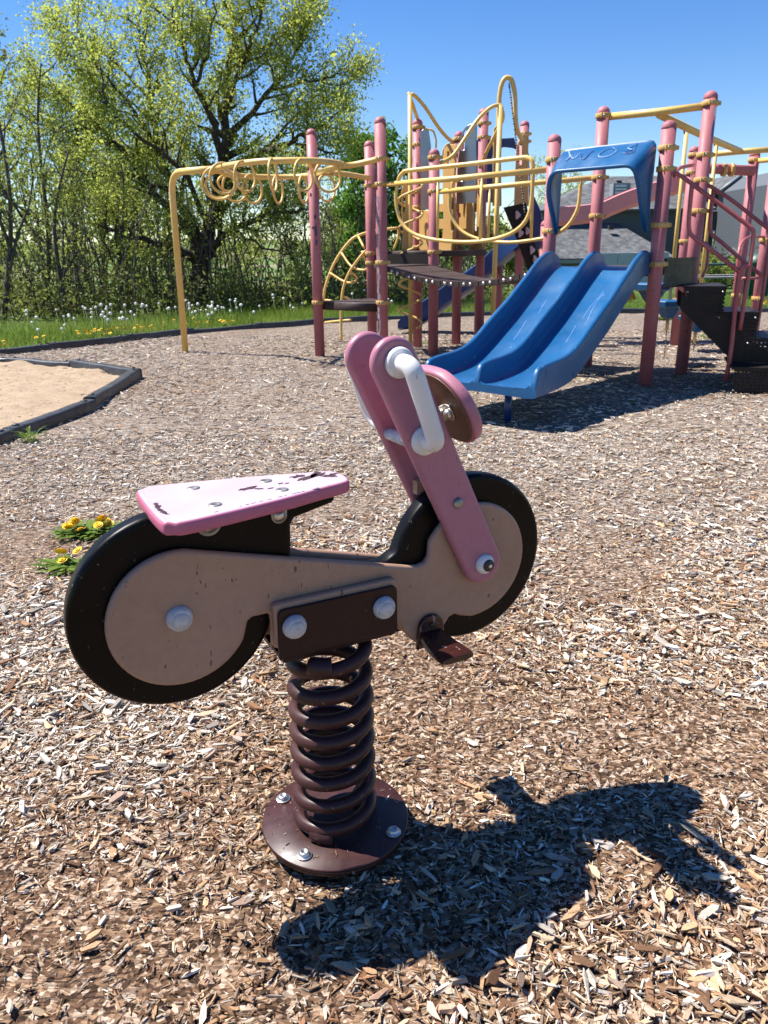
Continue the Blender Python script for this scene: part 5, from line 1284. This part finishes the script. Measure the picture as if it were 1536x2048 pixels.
def dandelion(x, y, h, kind, scale=1.0):
    z = float(terrain(x, y))
    t = thing('dandelion', 'white dandelion seed head on a thin stalk in the grass strip' if kind else 'yellow dandelion in bloom in the grass strip', 'dandelion', (x, y, z), 0, 'dandelion seed heads in the grass strip' if kind else 'yellow dandelions in the grass strip')
    s_ = bpy.data.objects.new('stalk', stem_me); COL.objects.link(s_); s_.parent = t; s_.location = (0, 0, h); s_.scale = (1, 1, h + 0.02)
    f_ = bpy.data.objects.new('seed_head' if kind else 'flower', fl_me if kind else bl_me); COL.objects.link(f_); f_.parent = t; f_.location = (0, 0, h); f_.scale = (scale,) * 3
    if not kind: f_.rotation_euler = (random.uniform(0.2, 0.7), random.uniform(-0.3, 0.3), random.uniform(0, 6))
q = random.Random(12)
for i in range(92):
    px = q.choice((q.uniform(40, 300), q.uniform(40, 490), q.uniform(40, 490), q.uniform(380, 490), q.uniform(500, 790))); Yk = 15.2 if px > 600 else 0
    d_ = 0.7 + abs(q.gauss(0, 0.8)); g_ = gnd(px, 660); X = None
    for _ in range(3):
        Yk = float(kerb_y(X if X is not None else g_[0])) + d_; X = atY(px, 640, Yk)[0]
    dandelion(X, Yk, q.uniform(0.16, 0.45), 1, q.uniform(0.65, 1.05))
for i in range(95):
    px = q.choice((q.uniform(0, 490), q.uniform(140, 330), q.uniform(360, 470), q.uniform(1500, 1536))); d_ = 0.15 + abs(q.gauss(0, 0.55)); X = gnd(px, 670)[0]
    for _ in range(3):
        Yk = float(kerb_y(X)) + d_; X = atY(px, 660, Yk)[0]
    dandelion(X, Yk, q.uniform(0.05, 0.13), 0, q.uniform(0.8, 1.3))

# leafy weeds in the mulch
def weed(px, py, lab, n_leaf, n_flower, spread, seed, lsize=0.09, Lab=None):
    q = random.Random(seed); g_ = gnd(px, py); b = (g_[0], g_[1], float(hmap(g_[0], g_[1])))
    t = thing('dandelion_plant' if n_flower else 'grass_tuft', lab, 'weed', b); lf = MB()
    for i in range(n_leaf):
        a = q.uniform(0, 2 * math.pi); r0 = q.uniform(0, spread); cx_, cy_ = r0 * math.cos(a) * 1.2, r0 * math.sin(a) * 0.8; a2 = q.uniform(0, 2 * math.pi); l = lsize * q.uniform(0.6, 1.3); w_ = l * (q.uniform(0.10, 0.17) if n_flower else 0.05)
        up = q.uniform(0.25, 0.9) if n_flower else q.uniform(0.8, 2.0)
        d_ = np.array([math.cos(a2), math.sin(a2), 0]); s_ = np.array([-math.sin(a2), math.cos(a2), 0]); P = []; 
        for t_ in (0, 0.3, 0.65, 1.0):
            c_ = np.array([cx_, cy_, 0.002]) + d_ * l * t_ + np.array([0, 0, l * (up * t_ - 0.55 * up * t_ * t_)]); ww = w_ * (0.35, 0.9, 1.0, 0.1)[int(t_ * 3 + 0.1)]; P += [c_ - s_ * ww, c_ + s_ * ww]
        lf.add(P, [(0, 1, 3, 2), (2, 3, 5, 4), (4, 5, 7, 6)], True)
    me = lf.mesh('leaves'); at = me.attributes.new('tone', 'FLOAT', 'FACE'); at.data.foreach_set('value', np.repeat(np.random.default_rng(seed).random(n_leaf) * 0.7, 3).astype(np.float32))
    link('leaves', me, M['grass_blade'], t)
    for i in range(n_flower):
        a = q.uniform(0, 6.28); r0 = spread * math.sqrt(q.random()); f_ = bpy.data.objects.new('flower', bl_me); COL.objects.link(f_); f_.parent = t
        f_.location = (r0 * math.cos(a), r0 * math.sin(a) * 0.7, q.uniform(0.035, 0.07)); f_.rotation_euler = (q.uniform(0.1, 0.8), q.uniform(-0.4, 0.4), q.uniform(0, 6)); s_ = q.uniform(0.85, 1.25); f_.scale = (s_, s_, s_)
weed(182, 1062, 'dandelion plant with several yellow flowers just above the rear wheel', 170, 11, 0.11, 1, 0.085)
weed(140, 1135, 'small dandelion plant with one yellow bloom left of the rear wheel', 90, 3, 0.075, 2, 0.085)
weed(62, 886, 'green grass tuft at the foot of the sandpit border', 60, 0, 0.05, 3, 0.10)
weed(1433, 676, 'low green weed with yellow flowers on the mulch behind the stairs', 70, 4, 0.22, 4, 0.12)
weed(1328, 640, 'yellow flowering weed at the far border beside the front pink post', 60, 3, 0.15, 5, 0.14)
weed(850, 690, 'small weed growing between the tower posts', 30, 0, 0.10, 6, 0.10)
# ------------------------------------------------------------------ borders, house, yard things
M['timber'] = paint('timber', (0.028, 0.030, 0.034), 0.25, 7, 0.45, fade=(0.085, 0.085, 0.088), fade_amt=0.6, specks=((0.2, 0.18, 0.15), 90, 0.75))
def timber(parent, a, b, w=0.13, h=0.16, z=-0.03, ends=True):
    a = np.array(a[:2]); b = np.array(b[:2]); d_ = b - a; L_ = np.linalg.norm(d_); d_ /= L_; s_ = np.array([-d_[1], d_[0]]); m = MB(); N = 5
    pr = round_poly([(-w / 2, 0), (w / 2, 0), (w / 2 - 0.008, h), (-w / 2 + 0.008, h)], [0.002, 0.002, 0.025, 0.025], 4); n = len(pr); vs_ = []; fs_ = []
    for i in range(N + 1):
        t = i / N; c_ = a + d_ * L_ * t; sag = -0.012 * math.sin(math.pi * t) * random.uniform(0, 1); jig = random.uniform(-0.006, 0.006)
        for (u, v) in pr: q = c_ + s_ * (u + jig); vs_.append((q[0], q[1], z + v + sag * (v > 0.05)))
    for i in range(N):
        for j in range(n): l = (j + 1) % n; fs_.append((i * n + j, i * n + l, (i + 1) * n + l, (i + 1) * n + j))
    fs_ += [tuple(range(n))[::-1], tuple(N * n + j for j in range(n))]
    m.add(vs_, [f[::-1] for f in fs_] if False else fs_, [True] * (len(fs_) - 2) + [False] * 2); t_ = m.build('timber', M['timber'], parent, 40)
    for e in ((a + d_ * 0.09), (b - d_ * 0.09)):
        MB().lathe([(0.026, 0), (0.026, 0.012), (0.018, 0.017), (0, 0.017)], (e[0], e[1], z + h - 0.006), (0, 0, 1), 14).build('stake_cap', M['timber'], t_)
pb = thing('playground_border', 'black plastic timber border between the wood chips and the grass', 'border', (KERB[2][0], KERB[2][1], 0))
dd = np.concatenate([[0], np.cumsum(np.linalg.norm(np.diff(kb, axis=0), axis=1))]); nT = int(dd[-1] / 1.22)
for i in range(nT):
    s0, s1 = dd[-1] * i / nT, dd[-1] * (i + 0.985) / nT
    timber(pb, [np.interp(s0, dd, kb[:, j]) for j in (0, 1)], [np.interp(s1, dd, kb[:, j]) for j in (0, 1)], z=-0.075 + 0.015 * math.sin(i * 2.1))
sbx = thing('sandpit_border', 'black plastic timber border around the sandpit at the left edge', 'border', (SA[0], SA[1], 0))
for a, b, z in ((SA, SB, -0.015), (SB + (0.02, -0.03, 0), SCc, -0.03), (SCc, SD, -0.035), (SE, SA + (0.02, 0.02, 0), -0.02), (SF, SE + (-0.03, 0, 0), -0.045), (SG, SF, -0.05)): timber(sbx, a, b, 0.12, 0.17, z - 0.05)

# house beyond the hedge
k = NT('siding'); co = k.geo(); sx = k.n('ShaderNodeSeparateXYZ'); k.l(co, sx.inputs[0])
fr2 = k.math('FRACT', k.math('MULTIPLY', sx.outputs[2], 6.0))
k.set(Base_Color=k.mix(k.ramp(fr2, [(0.0, (1, 1, 1)), (0.14, (0, 0, 0))]), (0.085, 0.096, 0.11), (0.04, 0.046, 0.055)), Roughness=0.7); k.bump(fr2, 0.6, 0.03); M['siding'] = k.m
k = NT('shingle'); co = k.geo(); b_ = k.n('ShaderNodeTexVoronoi'); b_.inputs['Scale'].default_value = 4.5; k.l(co, b_.inputs[0]); sp_ = k.n('ShaderNodeSeparateColor'); k.l(b_.outputs['Color'], sp_.inputs[0])
c = k.ramp(sp_.outputs[0], [(0.0, (0.055, 0.057, 0.06)), (0.5, (0.088, 0.09, 0.092)), (1.0, (0.13, 0.132, 0.135))]); k.set(Base_Color=c, Roughness=0.9); M['shingle'] = k.m
M['trim'] = paint('trim', (0.20, 0.215, 0.235), 0.1, 3, 0.5); M['white_trim'] = paint('white_trim', (0.68, 0.69, 0.70), 0.05, 3, 0.5)
k = NT('window_glass'); k.set(Base_Color=(0.02, 0.025, 0.03), Roughness=0.08, Specular_IOR_Level=0.8); M['glass'] = k.m
M['dark_box'] = paint('dark_box', (0.03, 0.03, 0.032), 0.1, 3, 0.6)
HY = 46.0
hb0 = base_at(1300, HY); house = thing('grey_house', 'grey two-storey house with shingled roofs and siding behind the slides', 'house', (hb0[0], HY, hb0[2]))
hp_ = lambda x, y, dY=0.0: atY(x, y, HY + dY)
def quadmesh(name, pts, m, parent=house, th=0.12):
    P = np.array(pts); nrm = np.cross(P[1] - P[0], P[2] - P[0]); nrm /= np.linalg.norm(nrm); n = len(P)
    vs_ = list(P) + list(P - nrm * th); fs_ = [tuple(range(n)), tuple(range(n, 2 * n))[::-1]] + [(i, i + n, (i + 1) % n + n, (i + 1) % n) for i in range(n)]
    return MB().add(vs_, fs_, False).build(name, M[m], parent)
zb = hb0[2] - 0.3
x0, x1 = hp_(1085, 420)[0], hp_(1432, 420)[0]; z_e = hp_(1200, 418)[2]; z_r = hp_(1290, 352, 4.5)[2]
# main block, ridge left to right
MB().box(((x0 + x1) / 2, HY + 4.5, (zb + z_e) / 2), (x1 - x0, 9.0, z_e - zb)).build('wall', M['siding'], house)
quadmesh('roof', [(x0 - 0.2, HY - 0.5, z_e - 0.05), (x1 + 0.1, HY - 0.5, z_e - 0.05), (x1 + 0.1, HY + 4.5, z_r), (hp_(1205, 362, 4.5)[0], HY + 4.5, z_r)], 'shingle')
quadmesh('roof', [(x1 + 0.1, HY + 9.5, z_e - 0.05), (x0 - 0.2, HY + 9.5, z_e - 0.05), (hp_(1205, 362, 4.5)[0], HY + 4.5, z_r), (x1 + 0.1, HY + 4.5, z_r)], 'shingle')
quadmesh('roof', [(x0 - 0.2, HY + 9.5, z_e - 0.05), (x0 - 0.2, HY - 0.5, z_e - 0.05), (hp_(1205, 362, 4.5)[0], HY + 4.5, z_r)], 'shingle')
# lower roof in front
le = hp_(1200, 516, -4.0); lw = z_e - 0.75
xl0, xl1 = hp_(1085, 510, -4)[0], hp_(1352, 510, -4)[0]
quadmesh('roof', [(xl0, HY - 4.0, le[2]), (xl1, HY - 4.0, le[2]), (xl1 - 2.0, HY - 0.02, lw), (xl0, HY - 0.02, lw)], 'shingle')
quadmesh('roof', [(xl1, HY - 4.0, le[2]), (xl1, HY - 0.02, le[2]), (xl1 - 2.0, HY - 0.02, lw)], 'shingle')
MB().box(((xl0 + xl1) / 2, HY - 2.0, (zb + le[2] - 0.25) / 2), (xl1 - xl0 - 0.8, 3.4, le[2] - 0.25 - zb)).build('wall', M['siding'], house)
MB().box(((xl0 + xl1) / 2, HY - 4.05, le[2] - 0.16), (xl1 - xl0, 0.1, 0.16)).build('gutter', M['trim'], house)
# cross gable on the right
gA, gL, gR = hp_(1474, 352, -0.8), hp_(1426, 388, -0.8), hp_(1545, 428, -0.8)
gz = gR[2]; gxl, gxr = gL[0], gR[0]; gzl = gL[2]
gw = [(gxl + 0.3, HY - 0.8, zb), (gxr - 0.35, HY - 0.8, zb), (gxr - 0.35, HY - 0.8, gz + 0.1), (gA[0], HY - 0.8, gA[2] - 0.15), (gxl + 0.3, HY - 0.8, gzl + 0.05)]
quadmesh('wall', gw, 'siding', th=-6.0)
quadmesh('roof', [(gA[0], HY - 1.3, gA[2]), (gxl, HY - 1.3, gzl), (gxl, HY + 6, gzl), (gA[0], HY + 6, gA[2])], 'shingle')
quadmesh('roof', [(gxr, HY - 1.3, gz), (gA[0], HY - 1.3, gA[2]), (gA[0], HY + 6, gA[2]), (gxr, HY + 6, gz)], 'shingle')
for sgn in (-1, 1):
    e = np.array([gxl if sgn < 0 else gxr, HY - 1.33, gzl if sgn < 0 else gz]); a_ = np.array([gA[0], HY - 1.33, gA[2]])
    MB().tube([a_, e], 0.11, 4).build('barge_board', M['trim'], house)
wc = hp_(1431, 442, -0.9); wh = abs(hp_(1431, 420, -0.9)[2] - wc[2]); wn_ = MB().box((wc[0] + 0.1, HY - 0.86, wc[2]), (0.85, 0.1, wh * 2)).build('window', M['white_trim'], house)
for s_ in (-0.2, 0.2): MB().box((wc[0] + 0.1 + s_, HY - 0.90, wc[2]), (0.32, 0.06, wh * 2 - 0.16)).build('pane', M['glass'], wn_)
pr0 = hp_(1500, 512, -5.0)
quadmesh('roof', [(hp_(1452, 512, -5)[0], HY - 5.0, pr0[2]), (hp_(1600, 512, -5)[0], HY - 5.0, pr0[2]), (hp_(1600, 512, -5)[0], HY - 1.2, pr0[2] + 1.1), (hp_(1484, 482, -1.2)[0], HY - 1.2, pr0[2] + 1.1)], 'shingle')
for px in (1470, 1512): MB().box((hp_(px, 530, -4.8)[0], HY - 4.8, (pr0[2] + zb) / 2), (0.14, 0.14, pr0[2] - zb)).build('porch_post', M['white_trim'], house)
vb = hp_(1238, 396, 1.2); ch_ = MB().box((vb[0], HY + 1.2, vb[2]), (0.95, 0.8, 1.5)).build('chimney', M['trim'], house)
for i in range(7): MB().box((vb[0] - 0.05, HY + 0.78, vb[2] + 0.6 - i * 0.17), (0.6, 0.05, 0.09)).build('louver', M['white_trim'], ch_)
for (px, py, dY) in ((1237, 365, 3.6), (1233, 371, 3.3), (1222, 455, -1.4)):
    c_ = hp_(px, py, dY); MB().box(c_, (0.28, 0.3, 0.22)).build('roof_vent', M['dark_box'], house)

# yard behind the far border
M['bin_green'] = paint('bin_green', (0.010, 0.075, 0.055), 0.15, 5, 0.5); M['table_green'] = paint('table_green', (0.02, 0.06, 0.045), 0.2, 5, 0.6); M['weathered'] = paint('weathered', (0.24, 0.23, 0.22), 0.2, 5, 0.8)
b_ = base_at(1507, 19.0); bn = thing('litter_bin', 'dark green round litter bin with a lid right of the stairs', 'litter bin', tuple(b_))
MB().lathe([(0.25, 0.05), (0.29, 0.8), (0.30, 0.82), (0.28, 0.84)], b_, (0, 0, 1), 20).build('bin_body', M['bin_green'], bn)
MB().lathe([(0.31, 0.82), (0.31, 0.88), (0.24, 1.0), (0.1, 1.08), (0, 1.09)], b_, (0, 0, 1), 20).build('lid', M['bin_green'], bn)
for i in range(10):
    a = i * 0.628; MB().box((b_[0] + 0.285 * math.cos(a), b_[1] + 0.285 * math.sin(a), b_[2] + 0.45), (0.02, 0.05, 0.7), a).build('slat', M['bin_green'], bn)
b_ = base_at(1432, 21.5); pt = thing('picnic_table', 'green-topped picnic table with grey benches behind the stairs', 'table', tuple(b_))
MB().box((b_[0], b_[1], b_[2] + 0.78), (2.0, 0.75, 0.05), bevel=0.01).build('table_top', M['table_green'], pt)
for s_ in (-1, 1): MB().box((b_[0], b_[1] + s_ * 0.7, b_[2] + 0.47), (2.1, 0.28, 0.05), bevel=0.01).build('bench', M['weathered'], pt)
for s_ in (-0.7, 0.7):
    for d_ in (-0.45, 0.45): MB().tube([(b_[0] + s_, b_[1] + d_ * 0.3, b_[2] + 0.76), (b_[0] + s_, b_[1] + d_ * 1.4, b_[2])], 0.03, 6).build('leg', M['table_green'], pt)
M['toy_orange'] = paint('toy_orange', (0.62, 0.14, 0.02), 0.15, 8, 0.5)
b_ = base_at(1253, 18.5); ty = thing('orange_toy', 'small orange toy figure standing in the grass between slide and pink post', 'toy', tuple(b_))
MB().lathe([(0.10, 0.0), (0.12, 0.08), (0.13, 0.2), (0.09, 0.3), (0.05, 0.34)], b_ + (0, 0, 0.03), (0, 0, 1), 14).build('body', M['toy_orange'], ty)
MB().lathe([(0.03, 0), (0.075, 0.04), (0.085, 0.10), (0.06, 0.16), (0, 0.18)], b_ + (0.02, 0, 0.36), (0, 0, 1), 14).build('head', M['toy_orange'], ty)
for s_ in (-1, 1): MB().tube([b_ + (s_ * 0.11, 0, 0.27), b_ + (s_ * 0.19, -0.03, 0.12)], [0.04, 0.03], 8).build('arm', M['toy_orange'], ty)
M['shed_grey'] = paint('shed_grey', (0.33, 0.37, 0.41), 0.06, 2, 0.6)
b_ = base_at(1262, 24.0); sh = thing('grey_screen', 'pale grey panel fence behind the orange toy', 'fence', tuple(b_))
for i in range(4): MB().box((b_[0] - 0.75 + i * 0.5, b_[1], b_[2] + 0.55), (0.49, 0.05, 1.1), bevel=0.008).build('panel', M['shed_grey'], sh)

if '_local' in bike: del bike['_local']
